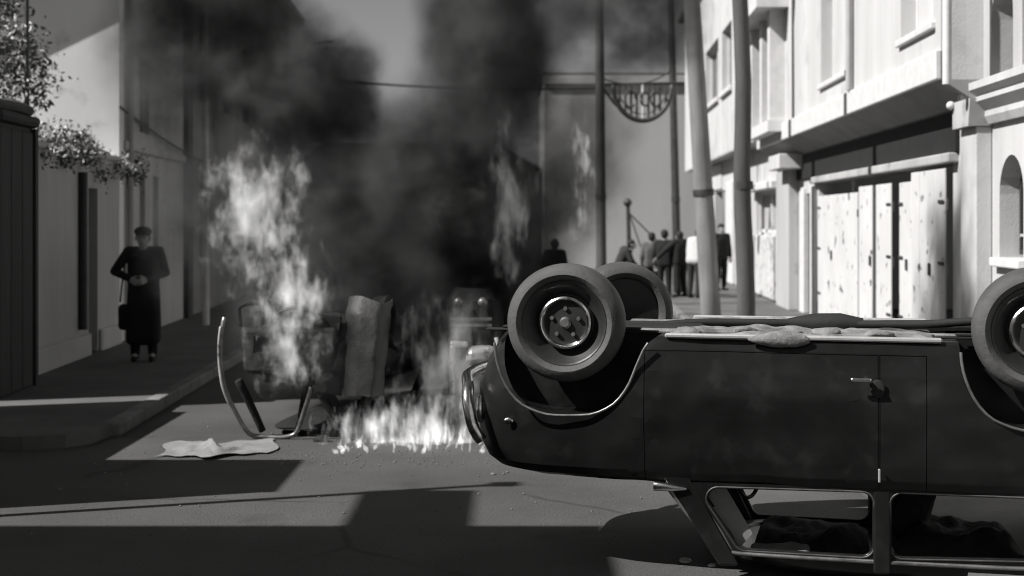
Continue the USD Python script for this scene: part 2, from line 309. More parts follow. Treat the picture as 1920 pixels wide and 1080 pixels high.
# garage door leaves of upright boards
leafs = [(1787, 1722, 2.60, 0.10), (1718, 1682, 2.50, -0.02), (1679, 1617, 2.50, 0.06), (1612, 1537, 2.42, 0.03)]
for k, (pa, pb, zt, off) in enumerate(leafs):
    a, b = sA(pxY(pa)) + .03, sA(pxY(pb)) - .03; nb = max(3, int(round((b - a) / 0.42))); w = (b - a) / nb
    leaf = A.part('door_leaf', cat([box(a + .04, b - .04, off - .06, off - .032, zz, zz + .14) for zz in (.45, 1.3, 2.1)]), 'white_trim')
    for i in range(nb):
        dz = 0.0; dy = rng.uniform(-.006, .006)
        A.part('board', rbox(a + i * w + .004, a + (i + 1) * w - .004, off - .03 + dy, off + dy, 0.14 + dz, zt + dz, 0.008, 4), 'door_paint', under=leaf)
    for zz in (0.62, 1.45, 2.2):
        e = b if k % 2 else a; sgn = -1 if k % 2 else 1
        A.part('hinge', rbox(min(e, e + sgn * .24), max(e, e + sgn * .24), off + .004, off + .018, zz - .022, zz + .022, .006, 4), 'dark_metal', under=leaf)
    A.part('bolt', rbox((a + b) / 2 + .2 * (k - 1), (a + b) / 2 + .2 * (k - 1) + .07, off + .006, off + .03, 1.28, 1.44, .01, 4), 'dark_metal', under=leaf)
# white post pair beside the garage, pilaster and its bracket
pa, pb = sA(pxY(1530)), sA(pxY(1505))
A.part('door', box(pa, pb, -.2, -.14, 0.12, 2.46), 'dark_wood')
A.part('door_post', rbox(pa - .12, pa + .38, -.06, .06, .12, 2.62, .015, 4), 'white_trim'); A.part('door_post', rbox(pb - .42, pb + .1, -.06, .06, .12, 2.62, .015, 4), 'white_trim')
qa, qb = sA(pxY(1498)), sA(pxY(1474))
A.part('pilaster', rbox(qa, qb, 0.002, .22, .12, 3.0, .02, 6), 'grey_wall')
A.part('bracket', rbox(qa - .75, qa + .75, 0.002, .52, 3.0, 3.30, .02, 6), 'white_wall')

# near house with the arched window
YC = 14.0
C = Thing('arched_house', 'pale stone house with small arched window and heavy moulded cornice', 'house', (RX(YC), YC, 0), PHI)
sC = lambda Y: S(Y, YC)
c0, c1 = sC(7.5), sC(15.70)
aw = (sC(pxY(1919)), sC(pxY(1874)), 1.58, 2.66)
lowC = wall_with_holes(c0, c1, -.3, 0, 0, 3.2, [arch_hole(*aw, -1, 1)])
C.part('lower_wall', lowC, 'pale_wall')
win = C.part('arched_window', arch_hole(aw[0] + .03, aw[1] - .03, aw[2] + .03, aw[3] - .03, -.24, -.2) - arch_hole(aw[0] + .08, aw[1] - .08, aw[2] + .08, aw[3] - .08, -.3, 0), 'dark_wood')
C.part('pane', arch_hole(aw[0] + .08, aw[1] - .08, aw[2] + .08, aw[3] - .08, -.23, -.215), 'window_dark', under=win)
C.part('window_bar', box(aw[0] + .08, aw[1] - .08, -.212, -.19, 1.80, 1.83), 'reveal', under=win)
C.part('window_sill', rbox(aw[0] - .08, aw[1] + .08, .002, .09, aw[2] - .1, aw[2] - .002, .015, 6), 'white_trim')
cor = prism([(0.002, 3.02), (.06, 3.02), (.10, 3.10), (.10, 3.16), (.2, 3.26), (.2, 3.32), (.27, 3.38), (.27, 3.46), (0.002, 3.46)], 0, 1)
v = np.array(cor.vertices); cor.vertices = np.stack([c0 + v[:, 1] * (sC(15.05) - c0), v[:, 0], v[:, 2]], 1)
if cor.volume < 0: cor.invert()
C.part('cornice', cor, 'pale_wall')
C.part('pilaster', rbox(sC(15.1), sC(15.70), .002, .18, .12, 3.0, .015, 6), 'white_wall')
C.part('capital', prism([(sC(15.1) - .03, 3.002), (sC(15.70), 3.002), (sC(15.70), 3.3), (sC(15.1) - .1, 3.3)], .002, .27), 'grey_wall')
C.part('finial', to_tm(Manifold.sphere(.05, 16)).apply_translation((sC(15.66), .30, 3.27)), 'white_trim', smooth=True)
arches = [(sC(13.0), sC(14.15), 3.5, 5.4), (sC(14.45), sC(15.2), 3.5, 4.55), (sC(11.4), sC(12.6), 3.5, 5.4)]
upC = wall_with_holes(c0, c1, -.3, -.02, 3.2, 6.8, [arch_hole(*a, -1, 1) for a in arches])
C.part('upper_wall', upC, 'grey_wall')
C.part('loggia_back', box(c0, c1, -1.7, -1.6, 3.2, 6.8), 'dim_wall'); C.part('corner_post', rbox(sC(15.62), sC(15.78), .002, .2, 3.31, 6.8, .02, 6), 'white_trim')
C.part('parapet', rbox(c0, c1, -.35, .1, 6.8, 7.0, .02, 6), 'pale_wall')
C.part('side_wall', box(c0, c0 + .3, -6, -.3, 0, 6.8), 'pale_wall')
for a in arches[:1] + arches[2:]:
    C.part('iron_railing', cat([box(a[0], a[1], -.2, -.17, 4.25, 4.29), box(a[0], a[1], -.2, -.17, 3.56, 3.6)] + [tube([(x, -.185, 3.5), (x, -.185, 4.27)], .012, 6) for x in np.arange(a[0] + .06, a[1], .11)]), 'dark_metal')

# far white house
YB = 31.2
B = Thing('far_white_house', 'tall white house with two narrow upper windows beyond the bay', 'house', (RX(YB), YB, 0), PHI)
sB = lambda Y: S(Y, YB)
b1 = sB(53.0)
bw = [(sB(pxY(1347, OV)), sB(pxY(1323, OV)), 5.55, 7.3), (sB(pxY(1372, OV)), sB(pxY(1354, OV)), 5.55, 7.3)]
lw = (sB(pxY(1462)), sB(pxY(1418)))
B.part('lower_wall', wall_with_holes(0.0, b1, -.25, 0, 0, 3.8, [(lw[0], lw[1], 1.68, 2.66), (sB(40.6), sB(46.0), .12, 2.9)]), 'pale_wall')
B.part('upper_wall', wall_with_holes(0.0, b1, OV - .28, OV, 3.85, 9.5, bw), 'white_wall')
B.part('soffit', box(0.0, b1, -.25, OV, 3.80, 3.848), 'grey_wall')
for (a, b, z0, z1) in bw:
    w = B.part('window', cat([box(a, a + .1, OV - .24, OV - .18, z0, z1), box(b - .1, b, OV - .24, OV - .18, z0, z1), box((a + b) / 2 - .06, (a + b) / 2 + .06, OV - .24, OV - .18, z0, z1), box(a, b, OV - .238, OV - .182, z0 + .002, z0 + .08), box(a, b, OV - .238, OV - .182, z1 - .08, z1 - .002)]), 'white_trim')
    B.part('pane', box(a + .1, b - .1, OV - .275, OV - .25, z0, z1), 'window_dark', under=w)
    B.part('sill', rbox(a - .1, b + .1, OV + .002, OV + .1, z0 - .14, z0 - .002, .02, 6), 'white_trim')
w = B.part('window', cat([box(lw[0], lw[1], -.16, -.1, 2.6, 2.66), box(lw[0], lw[1], -.16, -.1, 1.68, 1.74)] + [box(lw[0] + (lw[1] - lw[0]) * k / 2 - .07, lw[0] + (lw[1] - lw[0]) * k / 2 + .07, -.16, -.09, 1.74, 2.6) for k in range(3)]), 'white_trim', label='ground floor window over the spotted panel')
B.part('pane', box(lw[0], lw[1], -.2, -.17, 1.68, 2.66), 'reveal', under=w)
B.part('shutter_panel', rbox(lw[0] - .1, lw[1] + .1, .004, .09, .14, 1.6, .02, 4), 'spotted_panel', label='white spotted panel under the ground floor window')
B.part('window_hood', rbox(lw[0] - .3, lw[1] + .3, .002, .25, 2.68, 2.86, .02, 4), 'white_trim')
B.part('doorway', box(sB(40.4), sB(46.2), -1.2, -1.1, .12, 3.0), 'dark_wood')
B.part('door_post', rbox(sB(39.9), sB(41.6), .002, .12, .12, 3.1, .02, 4), 'white_trim')
B.part('poster', rbox(sB(43.5), sB(46.5), .002, .05, 2.95, 3.75, .01, 4), 'blind', label='pale board above the dark doorway')
B.part('side_wall', box(0, .25, -6, -.25, 0, 9.5), 'pale_wall'); B.part('roof', box(-.2, b1 + .2, -6, OV + .3, 9.502, 9.7), 'roofing')

# houses closing the end of the street
D = Thing('end_house', 'hazy grey blank walled house closing the end of the street', 'house', (4.0, 56, 0))
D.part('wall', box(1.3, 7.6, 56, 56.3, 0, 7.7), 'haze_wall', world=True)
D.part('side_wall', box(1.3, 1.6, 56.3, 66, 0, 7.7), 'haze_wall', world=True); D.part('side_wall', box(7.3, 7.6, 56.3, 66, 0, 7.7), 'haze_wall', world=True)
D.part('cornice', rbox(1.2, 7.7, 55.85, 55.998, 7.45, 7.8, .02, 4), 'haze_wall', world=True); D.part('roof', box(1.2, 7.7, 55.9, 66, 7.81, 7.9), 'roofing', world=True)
E = Thing('low_end_house', 'low smoke veiled house at the end of the street', 'house', (-4, 60, 0))
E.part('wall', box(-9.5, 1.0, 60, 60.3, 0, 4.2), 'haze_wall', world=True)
E.part('roof', prism([(-9.8, 4.2), (1.25, 4.2), (-.7, 5.3), (-8.0, 5.3)], 59.7, 66), 'roofing', world=True)

# ------------------------------------------------------------------ left side buildings (local x along the street, local y towards the street = +X)
PSI = math.atan2(1, -0.05)
def left_thing(name, label, catg, Y0): return Thing(name, label, catg, (LX(Y0), Y0, 0), PSI)
SL = lambda Y, Y0: (Y - Y0) * math.hypot(1, 0.05)
LPY = lambda px: 12740.0 / (830.0 - px)
# note: local +y of these frames points away from the street (towards -X), so the street face is at negative y
L1 = left_thing('garden_wall', 'grey rendered garden wall with a dark doorway under foliage', 'wall', 16.7)
s = lambda Y: SL(Y, 16.7)
dr = (s(LPY(166)), s(LPY(183)))
L1.part('wall', wall_with_holes(s(14.1), s(20.95), 0, .3, 0, 2.85, [(dr[0], dr[1], .12, 2.42)]), 'left_wall')
L1.part('door', box(dr[0], dr[1], .2, .25, .12, 2.42), 'dark_wood'); L1.part('coping', rbox(s(14.1), s(20.95), -.05, .35, 2.852, 2.93, .02, 4), 'left_wall')
L1.part('drainpipe', tube([(s(LPY(148)), -.06, .5), (s(LPY(148)), -.06, 2.62)], .06, 10), 'dark_metal', smooth=True)
L1.part('plinth', rbox(s(14.1), dr[0] - .05, -.06, -.002, .0, .42, .02, 4), 'left_wall'); L1.part('plinth', rbox(dr[1] + .05, s(20.95), -.06, -.002, .0, .42, .02, 4), 'left_wall')
L2 = left_thing('gable_house', 'white gabled house rising behind the garden wall', 'house', 21.0)
s = lambda Y: SL(Y, 21.0)
gp = [(-0.0, 0), (-0.0, 6.3), (1.3, 5.65), (4.5, 4.05), (4.5, 0)]      # y (away from street), z
def across(poly, xa, xb):
    m = prism([(-q[0], q[1]) for q in poly], xa, xb); v = np.array(m.vertices)
    m.vertices = np.stack([v[:, 1], -v[:, 0], v[:, 2]], 1)
    if m.volume < 0: m.invert()
    return m
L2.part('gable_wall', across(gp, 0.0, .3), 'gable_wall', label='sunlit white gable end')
wins = [(s(LPY(262)), s(LPY(272)), 1.1, 2.75), (s(LPY(287)), s(LPY(297)), 1.1, 2.72), (s(LPY(262)), s(LPY(280)), 3.4, 4.6)]
sd = (s(LPY(240)), s(LPY(250)))
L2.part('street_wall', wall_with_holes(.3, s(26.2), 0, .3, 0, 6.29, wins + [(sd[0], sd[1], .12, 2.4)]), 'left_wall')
for (a, b, z0, z1) in wins:
    w = L2.part('window', cat([box(a, a + .05, .1, .15, z0, z1), box(b - .05, b, .1, .15, z0, z1), box(a + .05, b - .05, .1, .15, (z0 + z1) / 2, (z0 + z1) / 2 + .05)]), 'reveal')
    L2.part('pane', box(a, b, .17, .2, z0, z1), 'window_dark', under=w)
L2.part('door', box(sd[0], sd[1], .15, .2, .12, 2.4), 'dark_wood')
rf = [(-.35, 6.48), (-.35, 6.60), (4.8, 4.02), (4.8, 3.90)]
L2.part('roof', across(rf, -.25, s(26.2)), 'roofing')
L2.part('string_course', rbox(.3, s(26.2), -.06, -.002, 3.05, 3.2, .02, 4), 'left_wall')
L2.part('drainpipe', tube([(.45, -.07, .2), (.45, -.07, 6.2)], .05, 10), 'reveal', smooth=True)
L3 = left_thing('tall_shaded_house', 'tall dark shaded house beyond the gable, half hidden by smoke', 'house', 26.2)
s = lambda Y: SL(Y, 26.2)
ws3 = [(s(y), s(y) + 1.0, z, z + 1.8) for y in (28, 31, 34, 38, 42) for z in (1.2, 4.4)]
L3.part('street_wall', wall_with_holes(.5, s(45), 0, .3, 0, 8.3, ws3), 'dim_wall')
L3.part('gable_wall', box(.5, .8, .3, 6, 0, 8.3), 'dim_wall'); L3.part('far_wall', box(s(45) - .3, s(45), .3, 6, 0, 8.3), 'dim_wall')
for (a, b, z0, z1) in ws3: L3.part('window', box(a, b, .12, .16, z0, z1), 'window_dark')
L3.part('corner_post', rbox(0.02, .48, -.1, .35, 0, 6.2, .02, 4), 'dark_wood', label='black upright timber at the house corner')
L3.part('roof', prism([(.3, 8.3), (s(45) + .3, 8.3), (s(45) + .3, 8.5), (.3, 8.5)], -.4, 6), 'roofing')
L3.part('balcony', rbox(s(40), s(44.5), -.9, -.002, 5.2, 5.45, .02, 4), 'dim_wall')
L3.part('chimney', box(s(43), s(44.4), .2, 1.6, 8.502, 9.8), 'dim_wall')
# dark gate lodge on the extreme left
G = Thing('gate_lodge', 'black timber gate lodge with overhanging eave at left edge', 'lodge', (LX(15), 15, 0), PSI)
s = lambda Y: SL(Y, 15)
G.part('wall', box(s(14.3), s(15.55), -.28, -.07, .121, 3.0), 'dark_wood')
for k in range(3):
    a = s(14.36) + k * .39
    G.part('board', rbox(a, a + .375, -.31, -.283, .13, 2.95, .008, 4), 'dark_wood')
G.part('eave', crumple(rbox(s(14.25), s(15.68), -.36, .5, 3.002, 3.14, .06, 6), .02, 3, 3, .2), 'dark_wood', smooth=40)
G.part('roof', crumple(rbox(s(14.25), s(15.66), -.30, .5, 3.142, 3.27, .06, 6), .03, 3, 4, .2), 'roofing', smooth=40)
G.part('post', box(s(15.56), s(15.66), -.33, -.2, .121, 3.0), 'dark_wood')
# houses at the left beside and behind the camera (their shadows fall across the street)
N1 = Thing('corner_house', 'pale corner house beside the camera casting the foreground shadow', 'house', (-6.0, 2, 0))
N1.part('wall', box(-12, -5.8, -8, 6.87, 0, 6.28), 'pale_wall', world=True)
N1.part('shadow_slab', box(-7.5, -6.8, 6.3, 8.0, 6.282, 6.42), 'dim_wall', world=True)  # unseen slab, added and shaped to throw the bump of the foreground shadow
N2 = Thing('low_shed', 'low pale shed across the alley from the corner house', 'shed', (-6, 9, 0))
N2.part('wall', box(-11, -5.5, 8.86, 10.19, 0, 3.65), 'pale_wall', world=True); N2.part('roof', box(-11.02, -5.48, 8.85, 10.2, 3.652, 3.7), 'roofing', world=True)
AP_ = Thing('alley_post', 'thin post at the mouth of the alley casting a thin shadow line', 'post', (-5.6, 8.56, 0))
AP_.part('shaft', tube([(-5.6, 8.56, 0), (-5.6, 8.56, 5.4)], .045, 10), 'dark_pole', world=True, smooth=True); AP_.part('cap', box(-5.68, -5.52, 8.48, 8.64, 5.4, 5.48), 'dark_pole', world=True)
N3 = Thing('yard_wall', 'low yard wall beside the shed', 'wall', (-5.6, 11.4, 0))
N3.part('wall', box(-5.8, -5.5, 10.22, 13.6, 0, 2.0), 'left_wall', world=True); N3.part('coping', box(-5.84, -5.46, 10.22, 13.6, 2.002, 2.07), 'left_wall', world=True)

N4 = Thing('sky_block_house', 'unseen terrace house on the left behind the camera, added to block sky light', 'house', (-6, -20, 0))  # this and the next two: unseen houses added to cut sky light
N4.part('wall', box(-12, -5.8, -42, -8.1, 0, 7.0), 'dim_wall', world=True); N4.part('roof', box(-12.1, -5.6, -42, -8.1, 7.002, 7.2), 'roofing', world=True)
N5 = Thing('sky_block_house', 'unseen terrace house on the right behind the camera, added to block sky light', 'house', (6, -16, 0))
N5.part('wall', box(4.3, 11, -42, 7.0, 0, 7.2), 'dim_wall', world=True); N5.part('roof', box(4.1, 11, -42, 7.0, 7.202, 7.4), 'roofing', world=True)
N6 = Thing('sky_block_house', 'unseen house added behind the camera to close off sky light', 'house', (0, -44, 0))
N6.part('wall', box(-12, 11, -50, -42.2, 0, 8), 'dim_wall', world=True); N6.part('roof', box(-12.1, 11.1, -50, -42, 8.002, 8.2), 'roofing', world=True)

# ------------------------------------------------------------------ foliage
def leaves(centres, n, size, seed):
    r = np.random.default_rng(seed); vs, fs = [], []
    c = np.asarray(centres, float); idx = r.integers(0, len(c), n)
    pos = c[idx, :3] + r.normal(size=(n, 3)) * c[idx, 3:4] * 0.5
    a = r.normal(size=(n, 3)); a /= np.linalg.norm(a, axis=1, keepdims=True)
    b = np.cross(a, r.normal(size=(n, 3))); b /= np.linalg.norm(b, axis=1, keepdims=True); cc = np.cross(a, b)
    L = size * r.uniform(.6, 1.3, (n, 1)); W = L * .45
    v = np.stack([pos - a * L, pos + b * W + cc * W * .3, pos + a * L, pos - b * W + cc * W * .3], 1).reshape(-1, 3)
    k = np.arange(n)[:, None] * 4
    f = np.vstack([k + [0, 1, 2], k + [0, 2, 3]])
    return trimesh.Trimesh(v, f, process=False)
tr = Thing('tree', 'bushy bright leaved tree behind the garden wall at left edge', 'tree', (-7.9, 19.2, 0))
r5 = np.random.default_rng(5)
tr.part('trunk', tube(curve([(-7.9, 19.2, 0), (-7.85, 19.2, 1.5), (-7.6, 19.1, 3.0), (-7.5, 19.0, 4.2)], 14), np.linspace(.14, .05, 14), 9), 'bark', world=True, smooth=True)
cs = []
for k in range(13):
    e = np.array([-7.45, 19.1, 4.3]) + r5.uniform((-1.3, -.8, -1.2), (.75, .6, 1.3))
    tr.part('limb', tube(curve([(-7.7, 19.1, 2.6), (np.array([-7.6, 19.1, 3.3]) + e) / 2, e], 8), np.linspace(.05, .015, 8), 6), 'bark', world=True, smooth=True)
    cs.append((*e, .5)); 
    for _ in range(3): cs.append((*(e + r5.normal(size=3) * .3), .28))
tr.part('crown', leaves(cs, 9000, .045, 3), 'leaf', world=True)
tr.part('leaf_glint', leaves([(a, b - .25, c, d * 1.15) for a, b, c, d in cs], 2400, .045, 13), 'leaf_glint', world=True, label='near white leaves painted as sunlit sparkle')  # white leaves on the camera side, sun glints put into the colour
vn = Thing('climbing_plant', 'leafy climber tumbling over the garden wall top under the white gable', 'plant', (LX(18.5), 18.5, 2.8))
cs = []
for k in range(80):
    Y = r5.uniform(16.9, 22.0); x = LX(Y) + r5.uniform(-.5, .16)
    cs.append((x, Y, 2.9 + r5.uniform(-.22, .2) - .12 * (Y > 19.5), .16))
vn.part('foliage', leaves(cs, 5200, .036, 4), 'leaf', world=True)
vn.part('leaf_glint', leaves([(a + .05, b - .06, c + .04, d * 1.1) for a, b, c, d in cs], 2600, .036, 14), 'leaf_glint', world=True, label='near white leaves painted as sunlit sparkle')  # sun sparkle on the climber, painted as near-white leaves
vn.part('stem', [tube(curve([(LX(17.2) - .1, 17.2, 2.95), (LX(19) - .1, 19, 3.02), (LX(20.8) - .1, 20.8, 2.97)], 12), .018, 6)], 'bark', world=True)

# ------------------------------------------------------------------ poles, wires, ornament
def pole(name, label, px_b, px_t, Y, r, mat, top=8.5, kink=None, group=None):
    b = P(px_b, 590, Y); t0 = P(px_t, 0, Y); d = (t0 - b) / (t0[2] - b[2])
    base = b + d * (0.12 - b[2]); tp = base + d * (top - .12)
    t = Thing(name, label, 'pole', base, group=group)
    pts = [base + d * z for z in np.linspace(0, top - .12, 14)]
    if kink: pts = [p + np.array([kink * math.sin(i * 1.3), 0, 0]) for i, p in enumerate(pts)]
    t.part('shaft', tube(pts, np.linspace(r * 1.08, r * .8, 14), 14), mat, world=True, smooth=True)
    t.part('cross_arm', rbox(tp[0] - .8, tp[0] + .8, tp[1] - r - .09, tp[1] - r * .7, tp[2] - .5, tp[2] - .38, .015, 4), 'dark_wood', world=True)
    t.part('collar', tube([base + d * 2.3, base + d * 2.42], r * 1.12, 14), 'dark_metal', world=True, smooth=30)
    return base, tp
pA = pole('utility_pole', 'thick grey wooden pole leaning slightly left of the doorway', 1333, 1297, 25.6, .175, 'pole_wood')
pB = pole('utility_pole', 'dark upright pole standing in front of the far window', 1397, 1389, 20.2, .125, 'dark_pole', kink=.02)
pC = pole('utility_pole', 'slim black pole rising behind the standing crowd', 1272, 1258, 34.3, .10, 'dark_metal')
pD = pole('utility_pole', 'dim smoke veiled pole left of the blank end wall', 1128, 1124, 30.0, .11, 'dark_pole')
pE = pole('utility_pole', 'pale thin pole half lost in smoke by the left houses', 386, 384, 24.5, .06, 'white_trim', top=9)
pF = pole('utility_pole', 'thin dark pole in front of the bright tree', 52, 50, 18.4, .035, 'dark_metal', top=6)
pG = pole('utility_pole', 'dark pole standing over the far shaded houses', 540, 536, 43.0, .09, 'dark_metal', top=10.5)
def wire(a, b, sag, r, label):
    a, b = np.array(a, float), np.array(b, float); t = np.linspace(0, 1, 24)[:, None]
    single('overhead_wire', tube(a + (b - a) * t - np.array([0, 0, 1]) * sag * 4 * t * (1 - t), r, 5), 'dark_metal', label, 'wire')
wire(P(632, 152, 44), P(1130, 165, 44), .12, .035, 'straight overhead wire crossing the bright gap of sky')
wire(P(225, 200, 21), P(480, 330, 34), .25, .02, 'sagging wire running along the left house fronts')
wire(P(1125, 145, 30.2), P(1262, 130, 34.2), .25, .02, 'drooping wire between the dim pole and the slim black pole')
lampb = Thing('wall_lamp', 'small bracket lamp projecting from the dark house into the sky', 'lamp', P(596, 80, 43.5))
lampb.part('arm', tube([P(585, 82, 43.5), P(622, 77, 43.5)], .03, 8), 'dark_metal', world=True)
lampb.part('shade', lathe([(0, .05), (.03, .04), (.07, -.02), (.0, -.02)], 16, 'y').apply_transform(trimesh.transformations.rotation_matrix(math.pi / 2, (1, 0, 0), (0, 0, 0))).apply_translation(P(622, 79, 43.5) - P(596, 80, 43.5)), 'dark_metal')
# half round hanging frame with upright bars
o = P(1205, 160, 33.0)
orn = Thing('hanging_frame', 'half round hanging frame with upright bars slung between two poles', 'ornament', o)
R1 = .70
arc = [(R1 * math.cos(a), 0, 1.2 * R1 * math.sin(a)) for a in np.linspace(math.pi, 2 * math.pi, 26)]
orn.part('ring', tube(arc, .06, 8), 'dark_metal', smooth=True)
orn.part('ring', tube([(x * .82, .02, z * .82) for x, _, z in arc], .02, 8), 'white_trim', smooth=True)
orn.part('top_rail', tube([(-R1 - .35, 0, .02), (R1 + .3, 0, .06)], .03, 8), 'dark_metal')
for x in np.linspace(-.55, .55, 9):
    h = 1.16 * math.sqrt(max(R1 ** 2 - x * x, 0)); orn.part('bar', tube([(x, 0, .02), (x, .0, -h)], .03, 6), 'dark_metal' if int(x * 100) % 2 else 'white_trim')
for k, (a_, b_) in enumerate(((-.3, .25), (.05, .2), (.3, .22))):
    orn.part('scroll', tube(np.stack([a_ + b_ * .5 * np.cos(np.linspace(0, 5.6, 22)), np.full(22, -.05), -.33 + b_ * .8 * np.sin(np.linspace(0, 5.6, 22))], 1), .026, 7), 'dark_metal', smooth=True)
orn.part('garland', tube(curve([(-R1 - .3, 0, .0), (-R1 - .1, .03, -.25), (-R1 + .05, .02, -.45), (-R1 + .12, 0, -.5)], 12), .035, 7), 'dark_metal', smooth=True)
# leaning pole with stays behind the crowd
st = Thing('barrier_post', 'short dark post with two stays behind the crowd', 'post', P(1181, 560, 36.0))
st.part('post', tube([P(1183, 575, 36), P(1177, 372, 36)], [.07, .05], 8), 'dark_metal', world=True)
st.part('knob', to_tm(Manifold.sphere(.11, 14)).apply_translation(P(1177, 380, 36)), 'dark_metal', world=True, smooth=True)
st.part('stay', tube([P(1180, 400, 36), P(1232, 452, 37)], .018, 6), 'dark_pole', world=True); st.part('stay', tube([P(1180, 400, 36), P(1204, 470, 37)], .018, 6), 'dark_pole', world=True)

# ------------------------------------------------------------------ overturned saloon car
def plan(u0, u1, v0, v1, n, N=96):
    a = np.linspace(0, 2 * np.pi, N, endpoint=False); c, s_ = np.cos(a), np.sin(a)
    return np.stack([(u0 + u1) / 2 + (u1 - u0) / 2 * np.sign(c) * np.abs(c) ** (2 / n), (v0 + v1) / 2 + (v1 - v0) / 2 * np.sign(s_) * np.abs(s_) ** (2 / n)], 1)
def loft(levels, N=96):
    rings = [np.c_[plan(u0, u1, v0, v1, n, N), np.full(N, z)] for (z, u0, u1, v0, v1, n) in levels]
    v = np.vstack(rings); M = len(rings); i, j = np.meshgrid(np.arange(M - 1), np.arange(N), indexing='ij'); k = (j + 1) % N
    q = np.stack([i * N + j, i * N + k, (i + 1) * N + k, (i + 1) * N + j], -1).reshape(-1, 4)
    v = np.vstack([v, rings[0].mean(0), rings[-1].mean(0)]); b, t = len(v) - 2, len(v) - 1; s_ = np.arange(N); e = (s_ + 1) % N
    f = np.vstack([q[:, :3], q[:, [0, 2, 3]], np.stack([np.full(N, b), e, s_], 1), np.stack([np.full(N, t), (M - 1) * N + s_, (M - 1) * N + e], 1)])
    m = trimesh.Trimesh(v, f, process=False)
    if m.volume < 0: m.invert()
    return m
CW = 1.60
def arch_poly(uc, zs=1.36):
    pts = [(-.50, zs + .2), (-.40, zs), (-.385, 1.22), (-.33, 1.06), (-.22, .94), (-.05, .893), (.13, .90), (.27, .955), (.36, 1.06), (.42, 1.2), (.47, 1.3), (.54, zs), (.6, zs + .2)]
    p = curve([(a, b, 0) for a, b in pts], 40)
    return [(uc + q[0], q[1]) for q in p]
def wheel(t, c, rot=0.0, R=.329, W=.19, mats=('tyre', 'wheel_disc', 'chrome'), tilt=0.0, face=-1):
    prof = [(.69 * R, .30 * W), (.73 * R, .46 * W), (.82 * R, .56 * W), (.93 * R, .50 * W), (R, .30 * W), (1.005 * R, 0), (R, -.30 * W), (.93 * R, -.50 * W), (.82 * R, -.56 * W), (.73 * R, -.46 * W), (.69 * R, -.30 * W), (.69 * R, .30 * W)]
    M = trimesh.transformations.translation_matrix(c) @ trimesh.transformations.rotation_matrix(rot, (0, 0, 1)) @ trimesh.transformations.rotation_matrix(tilt, (1, 0, 0))
    if face > 0: M = M @ trimesh.transformations.rotation_matrix(math.pi, (0, 0, 1))
    def go(m): m = m.copy(); m.apply_transform(M); return m
    ty = lathe(prof, 56); 
    if ty.volume < 0: ty.invert()
    w = t.part('wheel', go(ty), mats[0], smooth=50)
    t.part('rim', go(lathe([(0, -.10 * W), (.3 * R, -.12 * W), (.48 * R, -.06 * W), (.60 * R, -.22 * W), (.68 * R, -.44 * W), (.72 * R, -.47 * W), (.70 * R, -.2 * W), (.69 * R, .35 * W), (0, .35 * W)], 48)), mats[1], under=w, smooth=35)
    t.part('hubcap', go(lathe([(0, -.24 * W), (.10 * R, -.25 * W), (.30 * R, -.20 * W), (.37 * R, -.22 * W)], 48)), 'wheel_disc', under=w, smooth=35)
    t.part('hub_ring', go(lathe([(.365 * R, -.215 * W), (.385 * R, -.30 * W), (.415 * R, -.345 * W), (.445 * R, -.31 * W), (.46 * R, -.18 * W), (.46 * R, -.10 * W)], 48)), mats[2], under=w, smooth=40)
    t.part('hub_boss', go(crumple(lathe([(0, -.34 * W), (.07 * R, -.33 * W), (.10 * R, -.26 * W), (.11 * R, -.2 * W)], 20), .004, 30, 3)), 'worn_trim', under=w, smooth=35)
    for k in range(5):
        a = k * 2 * math.pi / 5 + .3
        t.part('wheel_nut', go(tube([(.24 * R * math.cos(a), -.30 * W, .24 * R * math.sin(a)), (.24 * R * math.cos(a), -.2 * W, .24 * R * math.sin(a))], .012, 6)), 'worn_trim', under=w)

